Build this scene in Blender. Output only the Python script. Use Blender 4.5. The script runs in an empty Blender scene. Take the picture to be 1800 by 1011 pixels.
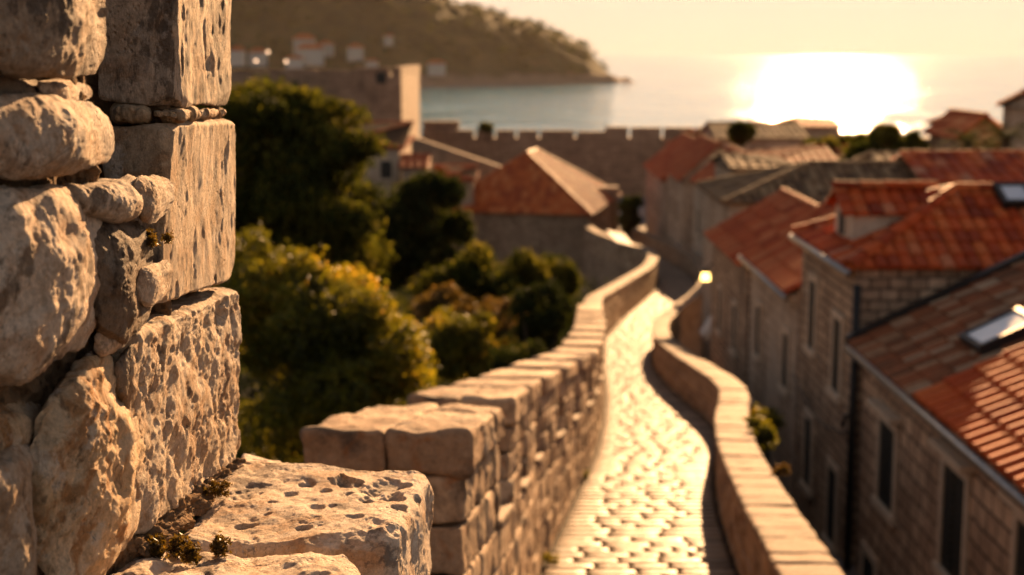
import bpy, math, random
import numpy as np
from mathutils import Vector

R = math.radians
S = bpy.context.scene
COL = S.collection
rng = np.random.default_rng(7)
random.seed(7)

# ------------------------------------------------------------------ camera
PITCH = 8.95
FPX = 2600.0
cam_d = bpy.data.cameras.new('camera')
cam_d.sensor_width = 36.0
cam_d.lens = FPX / 1800 * 36
cam_d.clip_start = 0.1
cam_d.clip_end = 200000
cam_d.dof.use_dof = True
cam_d.dof.focus_distance = 3.15
cam_d.dof.aperture_fstop = 3.3
cam = bpy.data.objects.new('camera', cam_d)
cam.rotation_euler = (R(90 - PITCH), 0, 0)
COL.objects.link(cam)
S.camera = cam
# ------------------------------------------------------------------ light
SUN_AZ, SUN_EL = 12.0, 14.0
SEA_Z = -36.0
w = bpy.data.worlds.new('World'); S.world = w; w.use_nodes = True
nt = w.node_tree; bg = nt.nodes['Background']
sky = nt.nodes.new('ShaderNodeTexSky'); sky.sky_type = 'NISHITA'
sky.sun_disc = False
sky.sun_elevation = R(SUN_EL); sky.sun_rotation = R(SUN_AZ)
sky.air_density = 1.0; sky.dust_density = 0.02; sky.ozone_density = 1.0
warm = nt.nodes.new('ShaderNodeMix'); warm.data_type = 'RGBA'; warm.blend_type = 'MULTIPLY'
warm.inputs[0].default_value = 1.0
warm.inputs[7].default_value = (1.0, 0.89, 0.87, 1)
hs = nt.nodes.new('ShaderNodeHueSaturation'); hs.inputs['Saturation'].default_value = 0.75
gm = nt.nodes.new('ShaderNodeGamma'); gm.inputs['Gamma'].default_value = 0.5
nt.links.new(sky.outputs[0], gm.inputs[0]); nt.links.new(gm.outputs[0], hs.inputs['Color']); nt.links.new(hs.outputs[0], warm.inputs[6]); nt.links.new(warm.outputs[2], bg.inputs[0])
bg.inputs[1].default_value = 0.069
sd = bpy.data.lights.new('sun', 'SUN'); sd.energy = 5.0; sd.angle = R(0.5)
sd.color = (1.0, 0.57, 0.26)
so = bpy.data.objects.new('sun', sd); COL.objects.link(so)
sv = Vector((math.sin(R(SUN_AZ)) * math.cos(R(SUN_EL)), math.cos(R(SUN_AZ)) * math.cos(R(SUN_EL)), math.sin(R(SUN_EL))))
so.rotation_euler = (-sv).to_track_quat('-Z', 'Y').to_euler()
so.location = sv * 300
S.view_settings.view_transform = 'Standard'; S.view_settings.look = 'None'
S.view_settings.exposure = 1.6; S.view_settings.gamma = 1.0
S.cycles.use_denoising = True
S.cycles.max_bounces = 5; S.cycles.diffuse_bounces = 3; S.cycles.glossy_bounces = 2
S.cycles.transmission_bounces = 2; S.cycles.transparent_max_bounces = 4; S.cycles.volume_bounces = 0
S.cycles.caustics_reflective = False; S.cycles.caustics_refractive = False
S.cycles.sample_clamp_indirect = 4

# ------------------------------------------------------------------ helpers
_cp, _sp = math.cos(R(PITCH)), math.sin(R(PITCH))
def P(px, py, D):
    """a point of the place that the photo shows at px,py, standing D metres ahead"""
    u = (px - 900) / FPX; v = -(py - 505.5) / FPX
    dy = _cp + v * _sp; dz = -_sp + v * _cp
    return np.array([u * D / dy, D, dz * D / dy])

def _hash(i, j, k):
    n = (i * 374761393 + j * 668265263 + k * 2147483647 + 1013904223) & 0xFFFFFFFF
    n = ((n ^ (n >> 13)) * 1274126177) & 0xFFFFFFFF
    n = (n ^ (n >> 16)) & 0xFFFFFFFF
    return n.astype(np.float64) / 4294967295.0
def vnoise(p):
    f = np.floor(p); i = f.astype(np.int64); t = p - f; t = t * t * (3 - 2 * t)
    r = 0
    for a in (0, 1):
        for b in (0, 1):
            for c in (0, 1):
                wgt = (t[:, 0] if a else 1 - t[:, 0]) * (t[:, 1] if b else 1 - t[:, 1]) * (t[:, 2] if c else 1 - t[:, 2])
                r = r + wgt * _hash(i[:, 0] + a, i[:, 1] + b, i[:, 2] + c)
    return r * 2 - 1
def fbm(p, octv=4, rough=0.5, lac=2.1):
    r = 0; a = 1.0; q = np.array(p, float)
    for _ in range(octv):
        r = r + a * vnoise(q); q = q * lac + 17.3; a *= rough
    return r

def mesh_np(name, V, F, m, parent=None, tint=None, smooth=True, mats=None, fmat=None, uv=False):
    """F: list of int arrays (quads / tris) or one Nx4 array"""
    V = np.asarray(V, np.float32)
    me = bpy.data.meshes.new(name)
    if isinstance(F, np.ndarray):
        n, k = F.shape
        me.vertices.add(len(V)); me.vertices.foreach_set('co', V.ravel())
        me.loops.add(n * k); me.loops.foreach_set('vertex_index', F.astype(np.int32).ravel())
        me.polygons.add(n); me.polygons.foreach_set('loop_start', np.arange(0, n * k, k, dtype=np.int32))
        me.update(calc_edges=True)
    else:
        me.from_pydata(V.tolist(), [], [list(map(int, f)) for f in F])
    me.validate()
    me.polygons.foreach_set('use_smooth', np.full(len(me.polygons), smooth))
    if tint is not None:
        at = me.attributes.new('tint', 'FLOAT', 'POINT'); at.data.foreach_set('value', np.asarray(tint, np.float32))
    if uv:
        ul = me.uv_layers.new(name='uv')
        for p in me.polygons:
            nx, ny, nz = map(abs, p.normal)
            for li in p.loop_indices:
                c = me.vertices[me.loops[li].vertex_index].co
                if nz > max(nx, ny): ul.data[li].uv = (c.x, c.y)
                elif nx > ny: ul.data[li].uv = (c.y, c.z)
                else: ul.data[li].uv = (c.x, c.z)
    if m is not None: me.materials.append(m)
    o = bpy.data.objects.new(name, me); COL.objects.link(o)
    if parent is not None: o.parent = parent
    return o

class Acc:
    """collects pieces of ONE part's mesh"""
    def __init__(s): s.V = []; s.F = []; s.T = []; s.n = 0
    def add(s, V, F, tint=None):
        V = np.asarray(V, float); s.V.append(V)
        for f in F: s.F.append([int(i) + s.n for i in f])
        s.T.append(np.full(len(V), rng.random() if tint is None else tint)); s.n += len(V)
    def addq(s, V, F, tint):
        s.V.append(V); s.T.append(tint if np.ndim(tint) else np.full(len(V), tint))
        s.F.extend((F + s.n).tolist()); s.n += len(V)
    def box(s, a, b, tint=None):
        x0, y0, z0 = a; x1, y1, z1 = b
        V = [(x0,y0,z0),(x1,y0,z0),(x1,y1,z0),(x0,y1,z0),(x0,y0,z1),(x1,y0,z1),(x1,y1,z1),(x0,y1,z1)]
        s.add(V, [(0,3,2,1),(4,5,6,7),(0,1,5,4),(1,2,6,5),(2,3,7,6),(3,0,4,7)], tint)
    def hexa(s, c, tint=None):
        s.add(c, [(0,3,2,1),(4,5,6,7),(0,1,5,4),(1,2,6,5),(2,3,7,6),(3,0,4,7)], tint)
    def tube(s, pts, r, n=8, tint=None, r2=None):
        pts = [np.asarray(p, float) for p in pts]; V = []; F = []
        for i, p in enumerate(pts):
            d = pts[min(i + 1, len(pts) - 1)] - pts[max(i - 1, 0)]; d = d / (np.linalg.norm(d) + 1e-9)
            u = np.cross(d, (0, 0, 1)); 
            if np.linalg.norm(u) < 1e-3: u = np.array([1., 0, 0])
            u /= np.linalg.norm(u); v = np.cross(u, d)
            rr = r if r2 is None else r + (r2 - r) * i / (len(pts) - 1)
            for k in range(n):
                a = 2 * math.pi * k / n; V.append(p + rr * (math.cos(a) * u + math.sin(a) * v))
        for i in range(len(pts) - 1):
            for k in range(n):
                F.append((i*n+k, i*n+(k+1) % n, (i+1)*n+(k+1) % n, (i+1)*n+k))
        F.append(tuple(range(n))[::-1]); F.append(tuple(range((len(pts)-1)*n, len(pts)*n)))
        s.add(V, F, tint)
    def build(s, name, m, parent=None, smooth=False, uv=False):
        return mesh_np(name, np.vstack(s.V), s.F, m, parent, np.concatenate(s.T), smooth, uv=uv)

def tag(o, label=None, cat=None, group=None, kind=None):
    if label: o['label'] = label
    if cat: o['category'] = cat
    if group: o['group'] = group
    if kind: o['kind'] = kind
    return o
def empty(name, loc, label, cat, group=None):
    o = bpy.data.objects.new(name, None); COL.objects.link(o); o.location = tuple(map(float, loc))
    o.empty_display_size = 0.2
    return tag(o, label, cat, group)
def adopt(root):
    """children were modelled in world coordinates"""
    bpy.context.view_layer.update()
    for o in COL.objects:
        if o.parent is root: o.matrix_parent_inverse = root.matrix_world.inverted()

# ------------------------------------------------------------------ materials
class N:
    def __init__(s, name):
        s.m = bpy.data.materials.new(name); s.m.use_nodes = True
        s.t = s.m.node_tree; s.b = s.t.nodes['Principled BSDF']
        s.tc = s.t.nodes.new('ShaderNodeTexCoord')
    def n(s, typ, **k):
        o = s.t.nodes.new('ShaderNode' + typ)
        for a, v in k.items(): setattr(o, a, v)
        return o
    def l(s, a, b): s.t.links.new(a, b)
    def scaled(s, sc, src=None):
        mp = s.n('Mapping'); mp.inputs['Scale'].default_value = sc
        s.l(src or s.tc.outputs['Object'], mp.inputs[0]); return mp.outputs[0]
    def noise(s, scale, detail=4, rough=.55, vec=None, dist=0):
        o = s.n('TexNoise'); o.inputs['Scale'].default_value = scale; o.inputs['Detail'].default_value = detail
        o.inputs['Roughness'].default_value = rough; o.inputs['Distortion'].default_value = dist
        s.l(vec or s.tc.outputs['Object'], o.inputs['Vector']); return o.outputs['Fac']
    def voro(s, scale, vec=None, feature='F1'):
        o = s.n('TexVoronoi', feature=feature); o.inputs['Scale'].default_value = scale
        s.l(vec or s.tc.outputs['Object'], o.inputs['Vector']); return o.outputs['Distance']
    def ramp(s, fac, stops):
        o = s.n('ValToRGB'); e = o.color_ramp.elements
        while len(e) < len(stops): e.new(.5)
        for k, (p, c) in enumerate(stops):
            e[k].position = p; e[k].color = (c if len(c) == 4 else (*c, 1)) if not isinstance(c, (int, float)) else (c, c, c, 1)
        s.l(fac, o.inputs[0]); return o.outputs[0]
    def mix(s, fac, a, b, mode='MIX'):
        o = s.n('Mix', data_type='RGBA', blend_type=mode)
        for i, x in ((0, fac), (6, a), (7, b)):
            if hasattr(x, 'links') or hasattr(x, 'is_linked'): s.l(x, o.inputs[i])
            else: o.inputs[i].default_value = x if i == 0 else (*x, 1)
        return o.outputs[2]
    def math(s, op, a, b=0.0):
        o = s.n('Math', operation=op)
        for i, x in ((0, a), (1, b)):
            if isinstance(x, (int, float)): o.inputs[i].default_value = x
            else: s.l(x, o.inputs[i])
        return o.outputs[0]
    def tint(s):
        o = s.n('Attribute'); o.attribute_name = 'tint'; return o.outputs['Fac']
    def bump(s, h, strength=.5, dist=.02):
        o = s.n('Bump'); o.inputs['Strength'].default_value = strength; o.inputs['Distance'].default_value = dist
        s.l(h, o.inputs['Height']); s.l(o.outputs[0], s.b.inputs['Normal']); return o
    def fin(s, col, rough=.8, spec=.3):
        if hasattr(col, 'is_linked'): s.l(col, s.b.inputs['Base Color'])
        else: s.b.inputs['Base Color'].default_value = (*col, 1)
        if hasattr(rough, 'is_linked'): s.l(rough, s.b.inputs['Roughness'])
        else: s.b.inputs['Roughness'].default_value = rough
        s.b.inputs['Specular IOR Level'].default_value = spec
        return s.m

def near_stone(name, cream, tan, dark, dark_amt, dark_scale=7, ochre=.3, streak=(1, 1, 1), bump=.6, off=0):
    s = N(name)
    v = s.scaled((1, 1, 1)); mp = s.n('Mapping'); mp.inputs['Location'].default_value = (off, off * .7, off * 1.3)
    s.l(v, mp.inputs[0]); v = mp.outputs[0]
    sv_ = s.scaled(streak, v)
    t = s.tint()
    base = s.mix(s.ramp(s.noise(5, 5, .6, v), [(.35, 0.), (.65, 1.)]), cream, tan)
    base = s.mix(s.math('MULTIPLY', s.ramp(s.noise(9, 6, .6, v, 1.0), [(.50, 0.), (.60, 1.)]), ochre * 1.4), base, (.46, .22, .075))
    fine = s.ramp(s.noise(70, 6, .75, v), [(.33, .6), (.67, 1.15)])
    base = s.mix(1., base, fine, 'MULTIPLY')
    mask = s.ramp(s.math('ADD', s.math('MULTIPLY', s.noise(dark_scale, 6, .62, sv_, .6), .75), s.math('MULTIPLY', s.noise(dark_scale * 6, 4, .7, sv_), .25)),
                  [(.605 - dark_amt * .2, 0.), (.64 - dark_amt * .18, 1.)])
    base = s.mix(s.math('MULTIPLY', mask, .76), base, dark)
    w_ = s.ramp(s.noise(12, 7, .7, v), [(.56, 0.), (.62, 1.)])
    base = s.mix(s.math('MULTIPLY', w_, .6), base, (.80, .68, .54))
    spk = s.math('MULTIPLY', s.ramp(s.noise(48, 3, .8, v), [(.585, 0.), (.62, 1.)]), s.ramp(s.noise(4.5, 3, .6, v), [(.46, 0.), (.58, 1.)]))
    base = s.mix(s.math('MULTIPLY', spk, .5), base, (.07, .05, .035))
    # fine cracks
    crk = s.ramp(s.voro(11, s.scaled((1, 1, 1), v), 'DISTANCE_TO_EDGE'), [(0., 0.), (.02, 1.)])
    crm = s.ramp(s.noise(3, 3, .5, v), [(.55, 0.), (.62, 1.)])
    base = s.mix(s.math('MULTIPLY', s.math('SUBTRACT', 1., crk), s.math('MULTIPLY', crm, .5)), base, (.1, .06, .035))
    tv = s.ramp(t, [(0., .18), (.22, .85), (1., 1.12)])
    base = s.mix(1., base, tv, 'MULTIPLY')
    pit = s.ramp(s.voro(80, s.scaled((1, 1, .8), v)), [(0.05, 0.), (.35, 1.)])
    pitm = s.ramp(s.noise(8, 3, .5, v), [(.52, 0.), (.62, 1.)])
    h = s.math('ADD', s.math('MULTIPLY', s.noise(30, 11, .76, sv_), 1.0), s.math('MULTIPLY', s.math('MULTIPLY', s.math('SUBTRACT', pit, 1.), pitm), .45))
    s.bump(h, min(1., bump * 1.3), .026)
    return s.fin(base, .78, .3)

def wall_stone(name, a, b, dark, bump=.5, sc=1.0):
    """for separately modelled blocks: colour by block, weathering on top"""
    s = N(name); t = s.tint()
    base = s.mix(t, a, b)
    base = s.mix(s.ramp(s.noise(3 * sc, 6, .65), [(.5, 0.), (.62, .85)]), base, dark)
    base = s.mix(s.math('MULTIPLY', s.ramp(s.noise(6 * sc, 5, .6, None, 1.), [(.55, 0.), (.68, 1.)]), .6), base, (.34, .13, .035))
    base = s.mix(1., base, s.ramp(s.noise(25 * sc, 5, .7), [(.3, .65), (.7, 1.15)]), 'MULTIPLY')
    s.bump(s.noise(18 * sc, 7, .7, s.scaled((1, 1, .6))), bump, .03)
    return s.fin(base, .8, .25)

def facade(name, a, b, mortar, bw=.5, bh=.25, plaster=None, dirt=.6):
    s = N(name)
    br = s.n('TexBrick'); br.offset = .5; br.squash = 1.0
    mp = s.n('Mapping'); s.l(s.tc.outputs['UV'], mp.inputs[0])
    wob = s.n('TexNoise'); wob.inputs['Scale'].default_value = 1.3; s.l(mp.outputs[0], wob.inputs['Vector'])
    ad = s.n('VectorMath', operation='MULTIPLY_ADD'); s.l(wob.outputs['Color'], ad.inputs[0]); ad.inputs[1].default_value = (.12, .08, 0); s.l(mp.outputs[0], ad.inputs[2])
    s.l(ad.outputs[0], br.inputs['Vector'])
    br.inputs['Color1'].default_value = (*a, 1); br.inputs['Color2'].default_value = (*b, 1); br.inputs['Mortar'].default_value = (*mortar, 1)
    br.inputs['Scale'].default_value = 1; br.inputs['Brick Width'].default_value = bw; br.inputs['Row Height'].default_value = bh
    br.inputs['Mortar Size'].default_value = .022; br.inputs['Mortar Smooth'].default_value = .3; br.inputs['Bias'].default_value = 0.0
    c = br.outputs['Color']
    c = s.mix(s.math('MULTIPLY', s.ramp(s.noise(.7, 6, .65), [(.42, 0.), (.65, 1.)]), dirt), c, (.12, .075, .045))
    if plaster: c = s.mix(s.ramp(s.noise(.5, 5, .6, s.scaled((1, 1, .8))), [(.45, 0.), (.55, .85)]), c, plaster)
    c = s.mix(1., c, s.ramp(s.noise(6, 6, .7), [(.3, .7), (.7, 1.15)]), 'MULTIPLY')
    c = s.mix(s.math('MULTIPLY', s.ramp(s.noise(2.2, 5, .7, s.scaled((1, 1, .25))), [(.52, 0.), (.7, 1.)]), .55), c, (.09, .06, .04))
    h = s.math('ADD', s.math('MULTIPLY', br.outputs['Fac'], -1.), s.math('MULTIPLY', s.noise(9, 6, .7), .8))
    s.bump(h, .6, .02)
    return s.fin(c, .85, .2)

def tiles(name, stops, rough=.6, moss=.3, mosscol=(.10, .07, .04)):
    s = N(name); t = s.tint()
    c = s.ramp(t, stops)
    c = s.mix(s.math('MULTIPLY', s.ramp(s.noise(1.6, 6, .7), [(.45, 0.), (.66, 1.)]), moss), c, mosscol)
    c = s.mix(1., c, s.ramp(s.noise(14, 5, .7), [(.3, .7), (.7, 1.15)]), 'MULTIPLY')
    s.bump(s.noise(30, 4, .6), .3, .01)
    return s.fin(c, rough + .2, .1)

def plain(name, col, rough=.6, metal=0., spec=.4, var=.15, sc=4):
    s = N(name)
    c = s.mix(1., col, s.ramp(s.noise(sc, 5, .65), [(.3, 1 - var), (.7, 1 + var)]), 'MULTIPLY')
    s.b.inputs['Metallic'].default_value = metal
    s.bump(s.noise(sc * 6, 4, .6), .15, .01)
    return s.fin(c, rough, spec)

def leaf(name, stops, trans=.45, rough=.5):
    s = N(name); t = s.tint()
    c = s.ramp(t, stops)
    s.fin(c, rough, .35 if rough < .6 else .1)
    tr = s.n('BsdfTranslucent'); gb = s.mix(1., c, (2.4, 2.2, 1.2), 'MULTIPLY'); s.l(gb, tr.inputs[0])
    mx = s.n('MixShader'); mx.inputs[0].default_value = trans
    out = s.t.nodes['Material Output']
    s.l(s.b.outputs[0], mx.inputs[1]); s.l(tr.outputs[0], mx.inputs[2]); s.l(mx.outputs[0], out.inputs[0])
    return s.m

M = {}
M['quoin'] = near_stone('quoin_limestone', (.80, .63, .46), (.60, .42, .25), (.10, .075, .055), .20, 8, .35, (1, 1, .6), .75)
M['quoin_dark'] = near_stone('quoin_lichen', (.78, .62, .46), (.68, .49, .31), (.085, .065, .048), .62, 8, .35, (1, 1, .45), .8, 3.1)
M['quoin_rough'] = near_stone('quoin_rough', (.84, .68, .51), (.78, .57, .36), (.16, .11, .07), .10, 7, .45, (1, 1, 1), .9, 8.2)
M['rubble'] = near_stone('rubble_pale', (.80, .65, .50), (.60, .43, .28), (.16, .11, .07), .22, 8, .35, (1, 1, .5), .7, 5.5)
M['rubble_dark'] = near_stone('rubble_dark', (.72, .54, .38), (.58, .39, .23), (.09, .06, .04), .38, 9, .4, (1, 1, .6), .8, 12.5)
M['rubble_gold'] = near_stone('rubble_gold', (.82, .64, .44), (.74, .50, .27), (.15, .095, .055), .12, 8, .6, (1, 1, .6), .9, 21)
M['ledge'] = near_stone('ledge_limestone', (.78, .64, .49), (.66, .49, .33), (.12, .09, .07), .38, 6, .4, (1, .6, 1), .6, 31)
s = N('mortar')
c = s.mix(s.noise(20, 5, .7), (.13, .085, .05), (.46, .29, .16))
s.bump(s.math('ADD', s.noise(45, 8, .75), s.voro(60)), 1., .03); M['mortar'] = s.fin(c, .95, .1)
M['parapet'] = wall_stone('parapet_blocks', (.66, .48, .31), (.34, .21, .12), (.10, .07, .05), .9, 1.3)
M['parapet2'] = wall_stone('low_parapet_blocks', (.52, .36, .22), (.34, .22, .13), (.14, .09, .055), .6, .9)
M['coping'] = wall_stone('coping_slabs', (.29, .20, .13), (.21, .145, .09), (.22, .15, .09), .5, .9)
s = N('paving'); t = s.tint()
c = s.mix(t, (.25, .175, .11), (.12, .08, .05))
c = s.mix(1., c, s.ramp(s.noise(7, 6, .65), [(.3, .75), (.7, 1.12)]), 'MULTIPLY')
s.bump(s.noise(12, 5, .6), .12, .008)
M['paving'] = s.fin(c, s.ramp(s.noise(9, 4, .6), [(.3, .46), (.7, .66)]), .22)
M['joint'] = plain('joint_earth', (.04, .027, .016), .95, spec=.1, var=.4, sc=9)
M['facade_pink'] = facade('facade_blocks', (.70, .48, .31), (.44, .28, .175), (.07, .045, .03), .42, .3, None, .35)
M['facade_tan'] = facade('facade_rubble', (.64, .45, .29), (.38, .25, .155), (.10, .07, .05), .34, .2, dirt=.45)
M['facade_pale'] = facade('facade_pale', (.62, .46, .32), (.46, .33, .22), (.22, .16, .11), .5, .25, (.52, .40, .29), .4)
M['fort'] = facade('fort_blocks', (.42, .29, .19), (.30, .20, .13), (.16, .11, .08), .9, .45, dirt=.45)
M['tile_red'] = tiles('tile_red', [(0., (.26, .035, .01)), (.5, (.56, .085, .016)), (.9, (.64, .15, .035)), (1., (.46, .24, .15))], .45, .22)
M['tile_new'] = tiles('tile_new', [(0., (.40, .06, .015)), (.6, (.56, .10, .022)), (1., (.60, .15, .04))], .55, .1)
M['tile_old'] = tiles('tile_old', [(0., (.14, .06, .03)), (.5, (.30, .09, .035)), (.8, (.36, .19, .10)), (1., (.40, .28, .18))], .6, .45)
M['tile_brown'] = tiles('tile_brown', [(0., (.12, .07, .04)), (.5, (.24, .14, .07)), (1., (.36, .24, .13))], .65, .4)
M['tile_far'] = tiles('tile_far', [(0., (.32, .06, .02)), (.6, (.48, .10, .028)), (1., (.54, .18, .07))], .55, .12)
s = N('tile_worn'); c = s.ramp(s.tint(), [(0., (.34, .07, .018)), (.6, (.54, .13, .028)), (1., (.60, .20, .06))]); s.bump(s.noise(30, 4, .6), .3, .01)
M['tile_worn'] = s.fin(c, .55, .16)
M['frame'] = plain('stone_surround', (.56, .43, .30), .8)
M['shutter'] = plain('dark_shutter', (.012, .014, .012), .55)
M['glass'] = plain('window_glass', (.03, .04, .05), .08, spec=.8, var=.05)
M['metal'] = plain('zinc', (.30, .29, .28), .35, .8)
M['iron'] = plain('black_iron', (.02, .018, .016), .5, .3)
M['skyglass'] = plain('skylight_glass', (.55, .6, .66), .15, .0, .9, .05)  # sky reflection painted into the pane as a pale blue base colour
M['white'] = plain('white_cloth', (.72, .68, .62), .8)
M['far_white'] = plain('weathered_whitewash', (.42, .36, .32), .85)
M['plaster'] = plain('cream_plaster', (.58, .45, .32), .85)
M['bark'] = plain('bark', (.07, .045, .03), .9, var=.4)
M['leaf_bush'] = leaf('leaf_bush', [(0., (.03, .034, .004)), (.5, (.10, .10, .008)), (.85, (.20, .165, .012)), (1., (.34, .22, .035))], .55)
M['leaf_pine'] = leaf('leaf_pine', [(0., (.012, .018, .004)), (.6, (.055, .06, .008)), (1., (.16, .14, .02))], .5, .8)
M['leaf_dark'] = leaf('leaf_dark', [(0., (.01, .015, .005)), (.7, (.025, .035, .008)), (1., (.07, .07, .015))], .3, .85)
M['leaf_rust'] = leaf('leaf_rust', [(0., (.03, .02, .006)), (.6, (.08, .055, .01)), (1., (.14, .08, .02))], .45)
M['street'] = plain('street_stone', (.16, .14, .12), .6, var=.3, sc=2)
M['soil'] = plain('garden_soil', (.045, .035, .02), .95, spec=.1, var=.4, sc=.6)
M['skin'] = plain('skin', (.4, .24, .16), .6)
M['cloth_blue'] = plain('blue_cloth', (.12, .17, .28), .8)
M['cloth_dark'] = plain('dark_cloth', (.02, .02, .03), .8)
M['cloth_orange'] = plain('orange_cloth', (.45, .13, .04), .8)
def lamp_mat(name, col, st):
    s = N(name); s.b.inputs['Emission Color'].default_value = (*col, 1); s.b.inputs['Emission Strength'].default_value = st
    return s.fin(col, .5)
M['lit'] = lamp_mat('lit_bulb', (1., .58, .16), 2.6)
M['lit_far'] = lamp_mat('lit_far', (1., .6, .35), 3.5)

# ------------------------------------------------------------------ stone shapes
_tmpl = {}
def cube_template(n):
    if n in _tmpl: return _tmpl[n]
    g = np.linspace(-1, 1, n + 1)
    idx = {}; V = []; F = []
    def vid(i, j, k):
        if (i, j, k) not in idx: idx[(i, j, k)] = len(V); V.append((g[i], g[j], g[k]))
        return idx[(i, j, k)]
    for a in range(n):
        for b in range(n):
            F.append((vid(a,b,0), vid(a,b+1,0), vid(a+1,b+1,0), vid(a+1,b,0)))
            F.append((vid(a,b,n), vid(a+1,b,n), vid(a+1,b+1,n), vid(a,b+1,n)))
            F.append((vid(a,0,b), vid(a+1,0,b), vid(a+1,0,b+1), vid(a,0,b+1)))
            F.append((vid(a,n,b), vid(a,n,b+1), vid(a+1,n,b+1), vid(a+1,n,b)))
            F.append((vid(0,a,b), vid(0,a,b+1), vid(0,a+1,b+1), vid(0,a+1,b)))
            F.append((vid(n,a,b), vid(n,a+1,b), vid(n,a+1,b+1), vid(n,a,b+1)))
    V = np.array(V); _tmpl[n] = (V, np.array(F)); return _tmpl[n]

def hexstone(c, n, r, amp, freq=6., octv=4, seed=0.):
    """c: 8 corners: bottom (front-left, front-right, back-right, back-left) then top the same. returns V, F, normals"""
    V, F = cube_template(n); c = np.asarray(c, float)
    dims = np.array([np.linalg.norm(c[1]-c[0]), np.linalg.norm(c[3]-c[0]), np.linalg.norm(c[4]-c[0])]) / 2
    h = np.maximum(dims, 1e-3); r = min(r, h.min() * .95)
    # denser near edges
    if n <= 10:   # the outermost strip of faces is the bevel, the rest stays flat
        kf = 1 - 2. / n; A_v = np.abs(V); inn = (h - r)
        p = np.sign(V) * np.where(A_v <= kf + 1e-6, A_v / kf * inn, inn + (A_v - kf) / (1 - kf) * r)
    else:
        p = np.sign(V) * (1 - (1 - np.abs(V)) ** 1.25) * h
    q = np.clip(p, -(h - r), h - r); d = p - q
    L = np.linalg.norm(d, axis=1); nn = d / (L[:, None] + 1e-9)
    on = q + nn * r
    s3 = on / h * .5 + .5
    x, y, z = s3[:, 0:1], s3[:, 1:2], s3[:, 2:3]
    W = ((1-x)*(1-y)*(1-z)*c[0] + x*(1-y)*(1-z)*c[1] + x*y*(1-z)*c[2] + (1-x)*y*(1-z)*c[3]
         + (1-x)*(1-y)*z*c[4] + x*(1-y)*z*c[5] + x*y*z*c[6] + (1-x)*y*z*c[7])
    ax = (c[1]-c[0]) / (2*h[0]); ay = (c[3]-c[0]) / (2*h[1]); az = (c[4]-c[0]) / (2*h[2])
    nw = nn[:, 0:1]*ax + nn[:, 1:2]*ay + nn[:, 2:3]*az
    nw /= np.linalg.norm(nw, axis=1)[:, None] + 1e-9
    if amp > 0:
        W = W + nw * (fbm(W * freq + seed, octv) * amp)[:, None]
    return W, F, nw

def facet(V, K, q0, q1, seed, dirs=None, w_=None):
    g = np.random.default_rng(seed); c = V.mean(0)
    for _ in range(K):
        n = g.normal(size=3); n[1] = -abs(n[1]) * .9
        if dirs is not None: n = np.array(dirs, float) + g.normal(size=3) * .45
        n /= np.linalg.norm(n); s_ = (V - c) @ n; d = np.quantile(s_, q0 + (q1 - q0) * g.random())
        V = V - n * (np.maximum(0, s_ - d) * .9)[:, None]
    return V

def pl_D(x): return 1 / (.424 - .00028 * np.asarray(x, float))
def poly_stone(pts, D, tilt, depth, amp, freq, seed, m, parent, name, nr=46, na=170, bulge=None, vt=0.0):
    """a rough stone whose face outline is given; the face bulges and the sides run back into the wall"""
    pts = [np.array(p, float) for p in pts]
    pts = [p + (p - np.mean(pts, 0)) * .07 for p in pts]
    for _ in range(2):
        q = []
        for i in range(len(pts)):
            a, b = pts[i], pts[(i+1) % len(pts)]
            q += [a*.78 + b*.22, a*.22 + b*.78]
        pts = q
    pts = np.array(pts); cx, cy = pts.mean(0)
    seg = np.linalg.norm(np.roll(pts, -1, 0) - pts, axis=1); cum = np.concatenate([[0], np.cumsum(seg)])
    tt = np.linspace(0, cum[-1], na, endpoint=False)
    cl = np.vstack([pts, pts[:1]])
    ox = np.interp(tt, cum, cl[:, 0]); oy = np.interp(tt, cum, cl[:, 1])
    rad = np.linspace(0.0, 1, nr) ** .8
    V = []
    bul = bulge if bulge is not None else .05
    for r in rad:
        x = cx + (ox - cx) * r; y = cy + (oy - cy) * r
        Dm = pl_D(x) - D + vt * (y - cy) / 100. - bul * (1 - r ** 3.2) ** .6 * (1 + .45 * (x - cx) / (np.abs(ox - cx).max() + 1))
        for a in range(na): V.append(P(x[a], y[a], Dm[a]))
    for k in range(1, 9):
        for a in range(na):
            sh = 1 - .012 * k
            p = P(cx + (ox[a] - cx) * sh, cy + (oy[a] - cy) * sh, pl_D(ox[a]) - D + vt * (oy[a] - cy) / 100.); p[1] += depth * k / 8; V.append(p)
    V = np.array(V); rows = nr + 8
    i = np.arange(rows - 1)[:, None]; a = np.arange(na)[None, :]
    F = np.stack([i*na + a, i*na + (a+1) % na, (i+1)*na + (a+1) % na, (i+1)*na + a], -1).reshape(-1, 4)[:, ::-1]
    # numeric normals
    G = V.reshape(rows, na, 3)
    dr = np.gradient(G, axis=0); da = np.roll(G, -1, 1) - np.roll(G, 1, 1)
    nn = np.cross(dr, da).reshape(-1, 3); ln = np.linalg.norm(nn, axis=1)[:, None]
    nn = np.where(ln > 1e-9, nn / (ln + 1e-12), (0, -1, 0))
    if nn[na * 10:na * 20, 1].mean() > 0: nn = -nn
    V = facet(V, 16, .955, .995, int(seed * 10))
    q = V * freq + seed
    d = fbm(q, 6, .6) * amp * .75
    ridg = (1 - np.abs(fbm(V * np.array([1, 1, .6]) * freq * .45 + seed + 9, 3))) ** 2
    d = d + (ridg - .6) * amp * .5
    V = V + nn * d[:, None]
    o = mesh_np(name, V, F, m, parent, np.full(len(V), rng.random()), True)
    return o

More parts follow.
